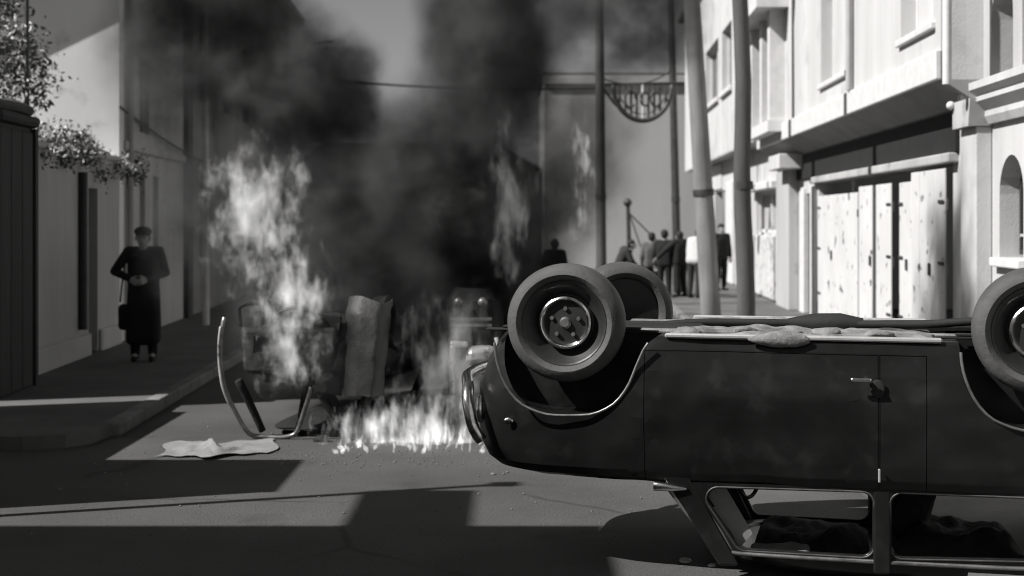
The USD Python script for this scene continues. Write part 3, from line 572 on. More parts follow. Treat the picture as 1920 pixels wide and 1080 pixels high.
def overturned_car(t, paint='car_paint', dark='car_dark', under='underside', trim='chrome', sill='dull_trim', wb=2.50, full=True, dent=0.0):
    ZB, ZS = .575, 1.335
    lv = [(.522, -.26, 3.2, .17, CW - .17, 4.2), (.530, -.38, 3.4, .10, CW - .10, 4.6), (.555, -.48, 3.52, .055, CW - .055, 5), (.60, -.54, 3.6, .03, CW - .03, 5), (.68, -.575, 3.66, .012, CW - .012, 5.2),
          (.78, -.59, 3.68, .0, CW, 5.4), (.90, -.595, 3.68, -.012, CW + .012, 5.4), (1.02, -.58, 3.66, -.012, CW + .012, 5.4), (1.15, -.54, 3.6, .006, CW - .006, 5.2), (1.27, -.48, 3.52, .035, CW - .035, 5), (1.32, -.44, 3.46, .055, CW - .055, 5), (ZS, -.42, 3.44, .085, CW - .085, 5)]
    body = mani(loft(lv, 128))
    for uc in (0.0, wb):
        for (y0, y1) in ((-.1, .30), (CW - .30, CW + .1)):
            body = body - mani(prism(arch_poly(uc), y0, y1))
    # recess the underside between the sills
    body = body - mbox(.62, wb - .56, .16, CW - .16, 1.25, 1.5) - mbox(-.3, .5, .36, CW - .36, 1.12, 1.5) - mbox(wb - .42, wb + .6, .36, CW - .36, 1.12, 1.5)
    doors = []
    if full:
        dpx = [(.45, 1.695), (1.70, wb - .56)]
        for (a, b) in dpx:
            for (y0, y1) in ((-.1, .10), (CW - .10, CW + .1)):
                cut = mbox(a, b, y0, y1, .44, 1.262); doors.append(body ^ mbox(a + .004, b - .004, y0, y1, .44, 1.258)); body = body - cut
    body = to_tm(body)
    def dents(m): 
        m = to_tm(m); v, f = trimesh.remesh.subdivide_to_size(m.vertices, m.faces, .09, max_iter=12); m = trimesh.Trimesh(v, f); p = np.array(m.vertices)
        d = meshkit.fbm(p * 1.9 + 3.3, 3, 5) - .5; d2 = meshkit.fbm(p * 4.5 + 9.1, 2, 8) - .5
        m.vertices = p + np.stack([0 * d, .075 * d + .018 * d2, .014 * d2], -1); return m
    if full: body = dents(body); doors = [dents(d) for d in doors]
    t.part('body', body, paint, smooth=32)
    names = []
    for d in doors: names.append(t.part('door', d, paint, smooth=32))
    # arch lips
    for uc in (0.0, wb):
        for vv in (-.004, CW + .004):
            pts = [(a, vv + (.012 if vv < 0 else -.012) * 0, z) for a, z in arch_poly(uc) if z < 1.335]
            t.part('arch_lip', tube(pts, .008, 7), 'worn_trim', smooth=True)
    # sill strips, floor, running gear
    for vv in (.04, CW - .085):
        t.part('sill_strip', rbox(.56, wb - .48, vv, vv + .045, ZS - .004, ZS + .022, .008, 4), sill)
    floor = crumple(rbox(.56, wb - .50, .165, CW - .165, 1.24, 1.345, .02, 4), .045, 4.5, 21, .05)
    fl = t.part('floor_pan', floor, under, smooth=50)
    for k in range(9):
        u, v = .66 + .135 * k + .05 * math.sin(7 * k), (.24, 1.1, .42, 1.26, .3, .95, .36, 1.2, .27)[k]
        t.part('mud_clod', crumple(to_tm(Manifold.sphere(.075, 14).scale((1.1, 1.0, .45))).apply_translation((u, v, 1.345)), .035, 8, 40 + k), under, under=fl, smooth=60)
    t.part('chassis_rail', rbox(.2, wb + .3, .40, .47, 1.22, 1.352, .012, 4), under); t.part('chassis_rail', rbox(.2, wb + .3, CW - .47, CW - .40, 1.22, 1.352, .012, 4), under)
    t.part('exhaust_pipe', tube(curve([(.3, .75, 1.33), (.8, .77, 1.37), (1.4, .78, 1.37), (1.9, .7, 1.38), (2.4, .6, 1.42), (3.3, .5, 1.36)], 28), .024, 9), dark, smooth=True)
    t.part('silencer', crumple(tube([(1.2, .78, 1.37), (1.35, .78, 1.372), (1.5, .78, 1.374), (1.62, .78, 1.37)], [.035, .06, .06, .035], 14), .012, 8, 3), dark, smooth=40)
    t.part('propeller_shaft', tube([(.5, CW / 2, 1.33), (wb - .05, CW / 2, 1.37)], .04, 12), dark, smooth=30)
    t.part('gearbox', crumple(rbox(.05, .75, CW / 2 - .17, CW / 2 + .17, 1.12, 1.36, .06, 8), .02, 6, 2), dark, smooth=40)
    for u in (0.0, wb):
        t.part('axle', tube([(u, .12, 1.405), (u, CW - .12, 1.405)], .045, 12), dark, smooth=30)
        t.part('leaf_spring', cat([rbox(u - .5 + .1 * k, u + .5 - .1 * k, .22, .28, 1.34 + .016 * k, 1.354 + .016 * k, .004, 4) for k in range(4)]), dark)
    t.part('differential', to_tm(Manifold.sphere(.14, 20)).apply_translation((wb, CW / 2, 1.40)), dark, smooth=True)
    t.part('fuel_tank', rbox(wb + .35, wb + .85, .35, CW - .35, 1.2, 1.37, .04, 8), under, smooth=40)
    # greenhouse: roof shell lying on the ground, pillars and rails
    IN = .10
    ro = mani(loft([(.012, 1.25, 2.45, .45, CW - .45, 2.6), (.022, 1.05, 2.7, .3, CW - .3, 3), (.05, .93, 2.86, .19, CW - .19, 3.6), (.10, .86, 2.95, .125, CW - .125, 4.4), (.155, .84, 2.98, IN, CW - IN, 5)], 96))
    ri = mani(loft([(.038, 1.3, 2.4, .5, CW - .5, 2.6), (.05, 1.1, 2.65, .34, CW - .34, 3), (.075, .99, 2.8, .24, CW - .24, 3.6), (.12, .93, 2.88, .18, CW - .18, 4.4), (.2, .92, 2.9, .165, CW - .165, 5)], 96))
    sag = (lambda v: 1 - .62 * min(max((v - .1) / (CW - .2), 0), 1)) if full else (lambda v: 1.0)
    rt = to_tm(ro - ri); rv = np.array(rt.vertices); rt.vertices = np.c_[rv[:, :2], .012 + (rv[:, 2] - .012) * np.array([sag(v) for v in rv[:, 1]])]
    t.part('roof', rt, paint, smooth=30)
    def pillar(p0, p1, w0, w1, d=.045):
        p0, p1 = np.array(p0, float), np.array(p1, float)
        q = lambda p, w, f: [Manifold.sphere(.014, 8).translate(tuple(p + np.array((a, b, 0)))) for a in (-w / 2, w / 2) for b in (-d / 2, d / 2)]
        return Manifold.batch_hull(q(p0, w0, 0) + q(p1, w1, 0))
    for sgn in (0, 1):
        f = (lambda v: v) if sgn == 0 else (lambda v: CW - v)
        for (ut, ub, w0, w1) in ((.60, .90, .12, .085), (1.713, 1.716, .062, .066), (3.05, 2.86, .3, .14)):
            t.part('pillar', pillar((ut, f(.085), .60), (ub, f(.135), .10 * sag(f(.13))), w0, w1), paint, smooth=40)
        # gutter rail and corner fillets
        t.part('gutter', tube(curve([(.56, f(.06), .53), (.70, f(.09), .34), (.83, f(.112), .19 * sag(f(.1))), (.93, f(.112), .155 * sag(f(.1))), (1.6, f(.112), .15 * sag(f(.1))), (2.4, f(.112), .155 * sag(f(.1))), (2.75, f(.11), .2 * sag(f(.1))), (2.98, f(.08), .52)], 50), .012, 7), 'worn_trim' if full else dark, smooth=True)
        if full:
            lo = .165 if sgn == 0 else .07
            for poly in (((.715, .53), (1.683, .545), (1.683, lo), (.955, lo)), ((1.747, .545), (2.80, .55), (2.70, lo + .035), (1.747, lo))):
                pg = Polygon(poly).buffer(-.075).buffer(.068, quad_segs=8); rg = np.array(pg.exterior.coords)
                p3 = np.c_[rg[:, 0], [f(.125 - .055 * (z - .16) / .38) for z in rg[:, 1]], rg[:, 1]]
                t.part('window_frame', tube(p3, .013, 7, caps=False), paint, smooth=True)
                t.part('window_seal', tube(p3 * 1 + np.array((0, -.010 if sgn == 0 else .010, -.003)), .006, 6, caps=False), 'dark_trim', smooth=True)
                full_rect = Polygon(poly).buffer(.012)
                web = full_rect.difference(pg)
                t.part('window_web', trimesh.util.concatenate([trimesh.creation.extrude_polygon(gm, .012, engine='earcut') for gm in getattr(web, 'geoms', [web])]).apply_transform(np.array([[1, 0, 0, 0], [0, .145 * (1 if sgn == 0 else -1) * -1, -1 if sgn == 0 else 1, f(.148)], [0, 1, 0, 0], [0, 0, 0, 1.0]])), paint)
    return names, body

TH = -math.radians(13.5)
OC = np.array([.283, 7.70, 0])
car = Thing('overturned_car', 'black saloon car lying upside down on its roof in the right foreground', 'car', OC, TH)
drs, _ = overturned_car(car)
for (u, v, rot, tilt, face) in ((0, .105, .03, .0, -1), (2.50, .105, -.02, .02, -1), (.09, CW - .06, .34, .06, 1)):
    wheel(car, (u, v, 1.405 - .035 * (u == .09)), rot, tilt=tilt, face=face)
# near side door furniture
hd = car.part('door_handle', cat([rbox(1.55, 1.66, -.07, -.05, 1.13, 1.152, .009, 6)]), 'chrome', under=drs[0]); 
car.part('handle_stem', tube([(1.63, -.012, 1.142), (1.63, -.06, 1.142)], .014, 8), 'chrome', under=drs[0])
car.part('handle_recess', to_tm(Manifold.sphere(.045, 20).scale((.8, .12, 1.1))).apply_translation((1.69, -.014, 1.09)), 'car_dark', under=drs[0], smooth=True)
car.part('hinge', rbox(1.692, 1.704, -.03, -.008, .60, .67, .003, 4), 'dull_trim', under=drs[0])
car.part('belt_moulding', tube([(.50, .06, .515), (.60, .055, .51), (.68, .05, .508)], [.028, .022, .008], 10), 'chrome', smooth=True, label='bright stub of chrome moulding at the windscreen corner')
car.part('mud', crumple(to_tm(Manifold.sphere(.1, 24).scale((1.7, .30, .42))).apply_translation((1.18, .035, 1.335)), .02, 9, 3), 'underside', smooth=True, label='clod of dried mud stuck on the sill')
# front bumper, lamps
bp = curve([(-.50, .12, .72), (-.545, .10, .80), (-.575, .11, .92), (-.60, .2, 1.02), (-.68, .5, 1.05), (-.70, .8, 1.05), (-.68, 1.1, 1.05), (-.58, 1.42, 1.02), (-.4, 1.6, 1.0)], 50)
car.part('front_bumper', tube(bp, .034, 10), 'chrome', smooth=True, label='bent chrome front bumper')
for v in (.28, CW - .28):
    hl = car.part('headlight', lathe([(0, -.03), (.05, -.027), (.085, -.005), (.095, .03), (.0, .06)], 24).apply_transform(trimesh.transformations.rotation_matrix(-math.pi / 2, (0, 0, 1))).apply_translation((-.545, v, .88)), 'chrome', smooth=True)
for sd in (.045,):
    car.part('side_lamp', to_tm(Manifold.sphere(.024, 16).scale((1.2, .3, .8))).apply_translation((-.33, .078, .84)), 'chrome', smooth=True)
# quarter light, dash, steering wheel, seats and litter
vw = [(.735, .53), (.865, .53), (1.03, .25), (.965, .175)]
vf = prism(vw, .15, .162); vf.apply_transform(trimesh.transformations.rotation_matrix(.12, (0, 0, 1), (.7, .15, 0)))
car.part('quarter_light', vf, 'dusty_glass', label='dusty triangular quarter light hanging open')
car.part('dashboard', crumple(rbox(.60, .84, .2, CW - .2, .36, .56, .05, 8), .015, 5, 4, .1), 'car_dark', smooth=40)
sw = lathe([(.18 + .012 * math.cos(a), .012 * math.sin(a)) for a in np.linspace(0, 2 * math.pi, 9)], 32); sw.apply_transform(trimesh.transformations.rotation_matrix(1.2, (0, 0, 1))); sw.apply_translation((.95, CW - .5, .45))
car.part('steering_wheel', sw, 'car_dark', smooth=True)
def heap(u0, u1, v0, v1, h, seed):
    n1, n2 = 34, 22; gu, gv = np.meshgrid(np.linspace(0, 1, n1), np.linspace(0, 1, n2))
    e = np.minimum(1, 6 * np.minimum(np.minimum(gu, 1 - gu), np.minimum(gv, 1 - gv))) ** .5
    z = .06 + h * e * (.25 + 1.1 * np.maximum(0, meshkit.fbm(np.stack([gu * 4.2, gv * 3.1, gu * 0], -1), 4, seed) - .12))
    z = .03 + (z - .03) * (1 - .45 * gv); v = np.stack([u0 + gu * (u1 - u0), v0 + gv * (v1 - v0), z], -1).reshape(-1, 3); i, j = np.meshgrid(np.arange(n2 - 1), np.arange(n1 - 1), indexing='ij'); b = i * n1 + j
    q = np.stack([b, b + 1, b + n1 + 1, b + n1], -1).reshape(-1, 4); return trimesh.Trimesh(v, np.vstack([q[:, :3], q[:, [0, 2, 3]]]), process=False)
car.part('front_seat', heap(1.0, 1.66, .4, 1.36, .20, 6), 'upholstery', smooth=True, label='torn front seat lying in the roof')
car.part('rear_seat', heap(1.76, 2.55, .4, 1.36, .26, 17), 'upholstery', smooth=True, label='torn rear seat lying in the roof')
sb = crumple(rbox(-.10, .10, .0, .55, -.20, .28, .06, 10), .06, 5, 8, .06); sb.apply_transform(trimesh.transformations.rotation_matrix(.35, (0, 1, 0))); sb.apply_translation((1.90, .75, .32))
car.part('seat_back', sb, 'upholstery', smooth=True)
pp = crumple(rbox(1.02, 1.34, .24, .44, .10, .15, .02, 6), .03, 7, 10, .04)
car.part('crumpled_paper', pp, 'paper', smooth=30)

# ------------------------------------------------------------------ burning overturned car, seen end on
WC = P(566, 835, 12.35); WC[2] = 0
wr = Thing('burning_car', 'charred upside down car burning in the street, seen end on', 'car', WC, 0)
ZBw, ZSw = .47, 1.12
def wx(m, yaw=-.16):
    m = to_tm(m).copy(); m.apply_transform(trimesh.transformations.rotation_matrix(yaw, (0, 0, 1))); return m
HW = .71
wb_ = mani(loft([(ZBw, -HW + .16, HW - .16, .2, 3.5, 2.8), (.53, -HW + .06, HW - .06, .08, 3.6, 3.2), (.66, -HW + .01, HW, 0.02, 3.7, 3.6), (.85, -HW, HW, 0, 3.7, 3.6), (1.0, -HW + .05, HW - .04, .08, 3.6, 3.4), (ZSw, -HW + .15, HW - .12, .22, 3.5, 3.2)], 96))
wb_ = wb_ - mbox(-HW + .2, HW - .2, .25, 3.2, .98, 1.4)
for yc in (.75, 2.9):
    for sx in (-1, 1):
        wb_ = wb_ - Manifold.cylinder(.3, .40, circular_segments=32).rotate((0, 90, 0)).translate((sx * (HW - .12) - .15, yc, 1.1))
wr.part('body', wx(crumple(wb_, .10, 2.6, 3, .09)), 'burnt', smooth=35)
arcp = [(HW - .36, .06), (HW - .30, .0), (HW - .18, -.045), (HW - .05, -.04), (HW + .0, .03), (HW + .02, .16)]
arcc = curve([(a, b, 0) for a, b in arcp], 22)[:, :2]; nv = 16; zz = np.linspace(.42, 1.27, nv); ss = []
for i, z in enumerate(zz):
    f = (z - .42) / .85; bul = .03 * math.sin(math.pi * f) - .05 * (f > .93)
    ring = np.c_[arcc[:, 0] * (1 - .10 * (1 - f)) + .06 * (1 - f) ** 2 + .03 * math.sin(2.2 * f), arcc[:, 1] - bul + .10 * f, np.full(22, z + .03 * np.sin(np.arange(22) * .3) * (f > .8))]
    ss.append(np.vstack([ring, (ring + np.array((-.012, .02, 0)))[::-1]]))
sv = np.vstack(ss); n_ = 44; i, j = np.meshgrid(np.arange(nv - 1), np.arange(n_), indexing='ij'); k_ = (j + 1) % n_
q = np.stack([i * n_ + j, i * n_ + k_, (i + 1) * n_ + k_, (i + 1) * n_ + j], -1).reshape(-1, 4); c_ = np.arange(21)
cap = np.vstack([np.stack([o + c_, o + c_ + 1, o + 42 - c_], 1) for o in (0, (nv - 1) * n_)] + [np.stack([o + c_, o + 42 - c_, o + 43 - c_], 1) for o in (0, (nv - 1) * n_)])
fend = trimesh.Trimesh(sv, np.vstack([q[:, :3], q[:, [0, 2, 3]], cap]), process=False)
wr.part('fender', wx(crumple(fend, .03, 3.2, 4)), 'burnt_wing', smooth=50, label='pale heat stripped rear wing')
blm = rbox(-HW + .14, HW - .38, .0, .10, .60, 1.02, .04, 8) - mbox(-HW + .26, -.22, -.1, .2, .78, .95) - mbox(-.06, .16, -.1, .2, .70, .84)
wr.part('torn_panel', wx(crumple(rbox(HW - .62, HW - .36, .05, .09, .42, 1.12, .015, 6), .05, 4.2, 31, .05)), 'char', smooth=40)
wr.part('boot_lid', wx(crumple(blm, .05, 3.2, 5, .06)), 'burnt', smooth=40)
wr.part('spring', wx(tube(curve([(-.35, .2, .95), (-.25, .0, 1.12), (-.05, -.05, 1.2), (.15, 0, 1.12), (.25, .2, .95)], 24), .018, 7)), 'burnt', smooth=True)
def wp(p0, p1, r0, r1): return tube(curve([p0, ((np.array(p0) + p1) / 2 + np.array((.0, .01, 0))), p1], 8), np.linspace(r0, r1, 8), 8)
wr.part('pillar', wx(wp((-HW + .06, .16, .52), (-HW + .24, .30, .04), .042, .034)), 'char', smooth=True)
wr.part('pillar', wx(wp((HW - .12, .16, .52), (HW - .30, .30, .03), .05, .04)), 'char', smooth=True)
wr.part('pillar', wx(wp((.05, .2, .6), (HW - .33, .32, .03), .06, .045)), 'char', smooth=True)
wr.part('pillar', wx(wp((-.02, .2, .52), (-.14, .3, .05), .03, .024)), 'char', smooth=True)
wr.part('pillar', wx(wp((-HW + .08, 2.6, .52), (-HW + .26, 2.4, .04), .045, .035)), 'char', smooth=True)
wr.part('pillar', wx(wp((HW - .12, 2.6, .52), (HW - .3, 2.4, .04), .05, .04)), 'char', smooth=True)
rsh = mani(loft([(.005, -.28, .28, .6, 2.2, 3), (.03, -.42, .36, .4, 2.4, 3.6), (.06, -.48, .42, .28, 2.5, 4)], 64)) - mani(loft([(.025, -.24, .24, .64, 2.15, 3), (.05, -.38, .32, .45, 2.35, 3.6), (.1, -.44, .38, .32, 2.46, 4)], 64))
wr.part('roof', wx(rsh), 'char', smooth=30)
loopL = curve([(-HW - .02, .02, 1.10), (-HW - .04, -.02, .85), (-HW - .01, -.04, .55), (-HW + .10, .02, .22), (-HW + .22, .1, .03), (-.25, .12, .015), (-.12, .14, .04), (-.02, .12, .25), (.06, .08, .48)], 50)
wr.part('window_frame', wx(tube(loopL, .021, 8)), 'worn_trim', smooth=True, label='thin curved window frame at the left corner')
wr.part('bright_strip', wx(tube(loopL[2:20] + np.array((-.012, -.02, 0)), .012, 7)), 'pale_metal', smooth=True)
wr.part('window_frame', wx(tube(curve([(-HW + .03, .3, 1.0), (-HW + .02, .28, 1.16), (-HW + .16, .25, 1.22), (-HW + .34, .22, 1.16), (-HW + .36, .2, .98)], 24), .02, 7)), 'char', smooth=True)
wr.part('window_frame', wx(tube(curve([(.08, .1, .5), (.22, .1, .28), (.36, .14, .08), (.43, .2, .01)], 20), .026, 7)), 'char', smooth=True)
for sx in (-1, 1):
    for yc in (.75, 2.9):
        ty = lathe([(.15, .07), (.19, .08), (.215, .05), (.20, 0), (.215, -.05), (.19, -.08), (.15, -.07), (.15, .07)], 28)
        if ty.volume < 0: ty.invert()
        ty.apply_transform(trimesh.transformations.rotation_matrix(math.pi / 2, (0, 0, 1))); ty.apply_translation((sx * (HW - .16), yc, 1.06))
        w = wr.part('wheel', wx(ty), 'char', smooth=40)
        rm = tube([(sx * (HW - .16) - .04, yc, 1.06), (sx * (HW - .16) + .04, yc, 1.06)], .15, 20); wr.part('rim', wx(rm), 'burnt_pale', under=w, smooth=30)
wr.part('axle', wx(tube([(-HW + .16, .75, 1.06), (HW - .16, .75, 1.06)], .035, 10)), 'char', smooth=True)
# charred front with two lamps right of the flames
FC = P(884, 770, 13.4); FC[2] = 0
fr = Thing('wrecked_car_front', 'charred car front with two round lamps standing beside the flames', 'wreck', FC)
fr.part('body', crumple(loft([(.28, -.22, .24, -.1, .9, 3.5), (.5, -.27, .27, -.14, 1.0, 4), (.95, -.28, .3, -.14, 1.1, 4), (1.2, -.26, .28, -.08, 1.1, 3.5), (1.32, -.2, .2, 0, 1.0, 3)], 48), .05, 3, 6, .12), 'char', smooth=35)
for x in (-.12, .11):
    l = fr.part('lamp', lathe([(0, -.03), (.03, -.026), (.042, -.01), (.048, .04), (0, .05)], 20).apply_translation((x, -.14, 1.19)), 'worn_trim', smooth=True)
fr.part('grille', cat([box(-.2, .2, -.18, -.15, z, z + .025) for z in (.96, 1.02)]), 'burnt_pale')
fr.part('bent_panel', crumple(cat([rbox(-.04, .22, -.36, -.12, .62, .78, .05, 8), rbox(-.20, -.15, -.30, -.24, .33, .80, .02, 6), rbox(-.2, -.03, -.30, -.2, .78, .83, .02, 6), rbox(-.12, .02, -.26, -.22, .3, .66, .02, 6)]), .02, 5, 7, .06), 'pale_metal', smooth=40, label='bright bent metal panel')
fr.part('hanging_strip', tube(curve([(.24, -.2, .86), (.27, -.22, .6), (.2, -.24, .3), (.12, -.22, .1)], 14), .02, 7), 'pale_metal', smooth=True)
fr.part('leg', tube([(-.2, -.05, .4), (-.24, -.05, 0)], .03, 8), 'char'); fr.part('leg', tube([(.2, .1, .4), (.2, .1, 0)], .03, 8), 'char'); fr.part('leg', tube([(0, .7, .4), (0, .7, 0)], .03, 8), 'char')

# ------------------------------------------------------------------ people
def hull2(a, ra, b, rb, seg=14):
    return Manifold.batch_hull([Manifold.sphere(ra, seg).translate(tuple(map(float, a))), Manifold.sphere(rb, seg).translate(tuple(map(float, b)))])
def union(ms): return Manifold.batch_boolean(ms, m3.OpType.Add)
def soft(m, edge, it=8):
    t = to_tm(m.refine_to_length(edge)); t.merge_vertices(); trimesh.smoothing.filter_taubin(t, iterations=it); return t
def hand(w, d, side, r=.0095):
    """palm at w pointing along d, five bent fingers"""
    w = np.array(w, float); d = np.array(d, float); d /= np.linalg.norm(d); sdv = np.cross(d, (0, 1, 0)); sdv = sdv / (np.linalg.norm(sdv) + 1e-9) * side; nrm = np.cross(d, sdv)
    ms = [Manifold.batch_hull([Manifold.sphere(.015, 10).translate(tuple(w + d * a + sdv * b)) for a, b in ((0, -.022), (0, .022), (.08, -.034), (.085, .03))])]
    for k, (o, L) in enumerate(((-.033, .06), (-.011, .075), (.011, .08), (.031, .07))):
        p = w + d * .085 + sdv * o; bend = .25
        for s_ in range(3):
            q = p + (d * math.cos(bend) + nrm * math.sin(bend)) * L * (.42, .33, .27)[s_]; ms.append(hull2(p, r, q, r * .9, 8)); p = q; bend += .45
    p = w + d * .02 + sdv * .03; q = p + (d * .6 + sdv * .7) * .045; ms.append(hull2(p, .012, q, .011, 8)); ms.append(hull2(q, .011, q + (d * .9 + sdv * .2 + nrm * .3) * .035, .009, 8))
    return ms
def person(loc, facing, label, J=None, coat='dark_cloth', legs='dark_cloth', group=None, long_coat=False, hat=False, edge=.04, bag=False, H=1.74):
    t = Thing('person', label, 'person', loc, facing, group)
    k = H / 1.74
    D_ = dict(hip=(0, 0, .93), chest=(0, 0, 1.28), neck=(0, .0, 1.47), head=(0, -.015, 1.61), shl=(-.19, 0, 1.41), shr=(.19, 0, 1.41), ell=(-.25, .02, 1.13), elr=(.25, .02, 1.13),
              wrl=(-.24, -.06, .87), wrr=(.24, -.06, .87), kl=(-.10, -.02, .50), kr=(.10, -.01, .50), al=(-.11, .03, .09), ar=(.11, .03, .09))
    D_.update(J or {}); G_ = {a: np.array(b, float) * k for a, b in D_.items()}
    hd = G_['head']; face = np.array((0, -1.0, 0))
    hl = G_['hip'] + np.array((-.09, 0, 0)); hr = G_['hip'] + np.array((.09, 0, 0))
    body = [hull2(hd + (0, .012, .03), .088, hd + (0, -.02, -.045), .066, 20), hull2(G_['neck'] - (0, 0, .04), .058, hd - (0, 0, .06), .052),
            hull2(hd + (0, -.098, .0), .010, hd + (0, -.108, -.028), .016, 8), hull2(hd + (-.022, -.085, -.062), .009, hd + (.022, -.085, -.062), .009, 8),
            hull2(hd + (-.09, .01, .01), .013, hd + (-.09, .012, -.03), .010, 8), hull2(hd + (.09, .01, .01), .013, hd + (.09, .012, -.03), .010, 8),
            Manifold.batch_hull([Manifold.sphere(.10, 14).translate(tuple(G_['hip'] + np.array((x, 0, 0)))) for x in (-.08, .08)] + [Manifold.sphere(.10, 14).translate(tuple(G_['chest'] + np.array((x, 0, .04)))) for x in (-.09, .09)]),
            hull2(G_['chest'] + np.array((0, 0, .1)), .10, G_['neck'] - (0, 0, .05), .06)]
    for a, b, c, h_ in (('shl', 'ell', 'wrl', hl), ('shr', 'elr', 'wrr', hr)):
        body += [hull2(G_['chest'] + np.array((0, 0, .1)), .08, G_[a], .058), hull2(G_[a], .058, G_[b], .043), hull2(G_[b], .043, G_[c], .029)]
    for h_, kn, an in ((hl, 'kl', 'al'), (hr, 'kr', 'ar')):
        body += [hull2(h_, .09, G_[kn], .06), hull2(G_[kn], .06, G_[an], .04), hull2(G_[an], .04, G_[an] + np.array((0, -.14, -.05)), .032)]
    for h_, e_, w_, sd in ((None, 'ell', 'wrl', 1), (None, 'elr', 'wrr', -1)):
        body += hand(G_[w_], G_[w_] - G_[e_], sd)
    t.part('body', to_tm(union(body)), 'skin', smooth=60)
    for x in (-.033, .033): t.part('eye', to_tm(Manifold.sphere(.011, 10)).apply_translation(tuple(hd + (x, -.083, .012))), 'hair', smooth=True)
    hair = Manifold.batch_hull([Manifold.sphere(.095, 18).translate(tuple(hd + (0, .02, .042))), Manifold.sphere(.075, 14).translate(tuple(hd + (0, .04, -.02)))])
    t.part('hair', to_tm(hair), 'hair', smooth=True)
    if hat:
        t.part('cap', cat([Manifold.sphere(.115, 20).scale((1, 1.05, .6)).translate(tuple(hd + (0, .015, .085))), Manifold.sphere(.1, 20).scale((.9, .9, .14)).translate(tuple(hd + (0, -.09, .06)))]), 'black_cloth', smooth=True)
    e = .012 if long_coat else .022
    ct = [Manifold.batch_hull([Manifold.sphere(.10 + e, 14).translate(tuple(G_['hip'] + np.array((x, 0, -.02 if not long_coat else 0)))) for x in (-.09, .09)] + [Manifold.sphere(.11 + e, 14).translate(tuple(G_['chest'] + np.array((x, 0, .03)))) for x in (-.09, .09)]),
          hull2(G_['chest'] + np.array((0, 0, .1)), .10 + e, G_['neck'] - (0, 0, .06), .06 + e)]
    for a, b, c in (('shl', 'ell', 'wrl'), ('shr', 'elr', 'wrr')):
        ct += [hull2(G_['chest'] + np.array((0, 0, .1)), .09 + e, G_[a], .06 + e), hull2(G_[a], .06 + e, G_[b], .047 + e), hull2(G_[b], .047 + e, G_[c] + (G_[b] - G_[c]) * .08, .034 + e * .8)]
    if long_coat:
        ct += [Manifold.batch_hull([Manifold.sphere(.12, 14).translate(tuple(G_['hip'] + np.array((x, 0, 0)))) for x in (-.09, .09)] + [Manifold.sphere(.09, 14).translate(tuple(np.array((x, yv, .30)) * k)) for x in (-.13, .13) for yv in (-.07, .07)])]
    t.part('coat' if long_coat else 'jacket', soft(union(ct), edge), coat, smooth=True)
    lg = []
    for h_, kn, an in ((hl, 'kl', 'al'), (hr, 'kr', 'ar')):
        lg += [hull2(h_, .105, G_[kn], .075), hull2(G_[kn], .075, G_[an] + np.array((0, 0, .02)), .062)]
    t.part('trousers', soft(union(lg), edge), legs, smooth=True)
    for an in ('al', 'ar'):
        a = G_[an]; t.part('shoe', to_tm(Manifold.batch_hull([Manifold.sphere(.045, 12).translate(tuple(a + np.array((0, yy, zz)))) for yy, zz in ((.04, -.04), (-.06, -.04))] + [Manifold.sphere(.034, 12).translate(tuple(a + np.array((0, -.16, -.052))))])), 'black_cloth', smooth=True)
    if bag:
        b0 = G_['wrl']
        t.part('bag', crumple(rbox(-.32, -.14, -.10, .08, .42, .76, .05, 8), .015, 6, 2, .08), 'black_cloth', smooth=True); t.part('bag_strap', tube(curve([(-.30, 0, .78), (-.27, .03, 1.1), (-.2, .02, 1.42), (-.05, -.1, 1.3)], 16), .012, 6), 'black_cloth', smooth=True)
    return t
person((P(277, 680, 18.4)[0], 18.2, .12), .12, 'person in a long black coat standing alone on the left pavement looking down', dict(
    head=(.0, -.08, 1.585), neck=(0, -.02, 1.46), ell=(-.36, -.02, 1.16), wrl=(-.13, -.20, 1.06), elr=(.27, .03, 1.14), wrr=(.06, -.22, 1.06)), 'black_cloth', 'black_cloth', long_coat=True, hat=True, edge=.03, bag=True, H=1.78)
crowd = [
    (1222, 34.5, .0 + math.pi, 'bareheaded person in pale grey jacket seen from behind in the crowd', {}, 'mid_cloth', 'dark_cloth', 1.66),
    (1246, 34.0, math.pi - .3, 'tallest dark suited person beside the pale grey jacket', {}, 'black_cloth', 'black_cloth', 1.74),
    (1276, 33.6, math.pi + .5, 'person in black with arm stretched out in front of slim pole', dict(elr=(.42, -.1, 1.2), wrr=(.55, -.25, 1.0), head=(0, -.06, 1.56)), 'black_cloth', 'black_cloth', 1.62),
    (1302, 33.0, math.pi - .6, 'person in white shirt bending forward behind thick wooden pole', dict(chest=(0, -.10, 1.26), neck=(0, -.2, 1.42), head=(0, -.26, 1.54), shl=(-.19, -.16, 1.38), shr=(.19, -.16, 1.38), ell=(-.26, -.2, 1.1), wrl=(-.28, -.26, .84), elr=(.26, -.22, 1.1), wrr=(.3, -.34, .86)), 'white_cloth', 'dark_cloth', 1.72),
    (1352, 36.5, .4, 'person in dark clothes standing in front of the white doorpost', {}, 'black_cloth', 'black_cloth', 1.76),
    (1160, 33.0, math.pi / 2, 'dark hunched person left of the short post', dict(chest=(0, -.14, 1.2), neck=(0, -.26, 1.34), head=(0, -.33, 1.45), shl=(-.19, -.2, 1.3), shr=(.19, -.2, 1.3), ell=(-.24, -.3, 1.05), elr=(.24, -.3, 1.05), wrl=(-.2, -.45, .9), wrr=(.2, -.45, .9)), 'dark_cloth', 'dark_cloth', 1.66),
    (1040, 30.0, math.pi, 'dark person half hidden in smoke behind the wheel', {}, 'black_cloth', 'black_cloth', 1.55)]
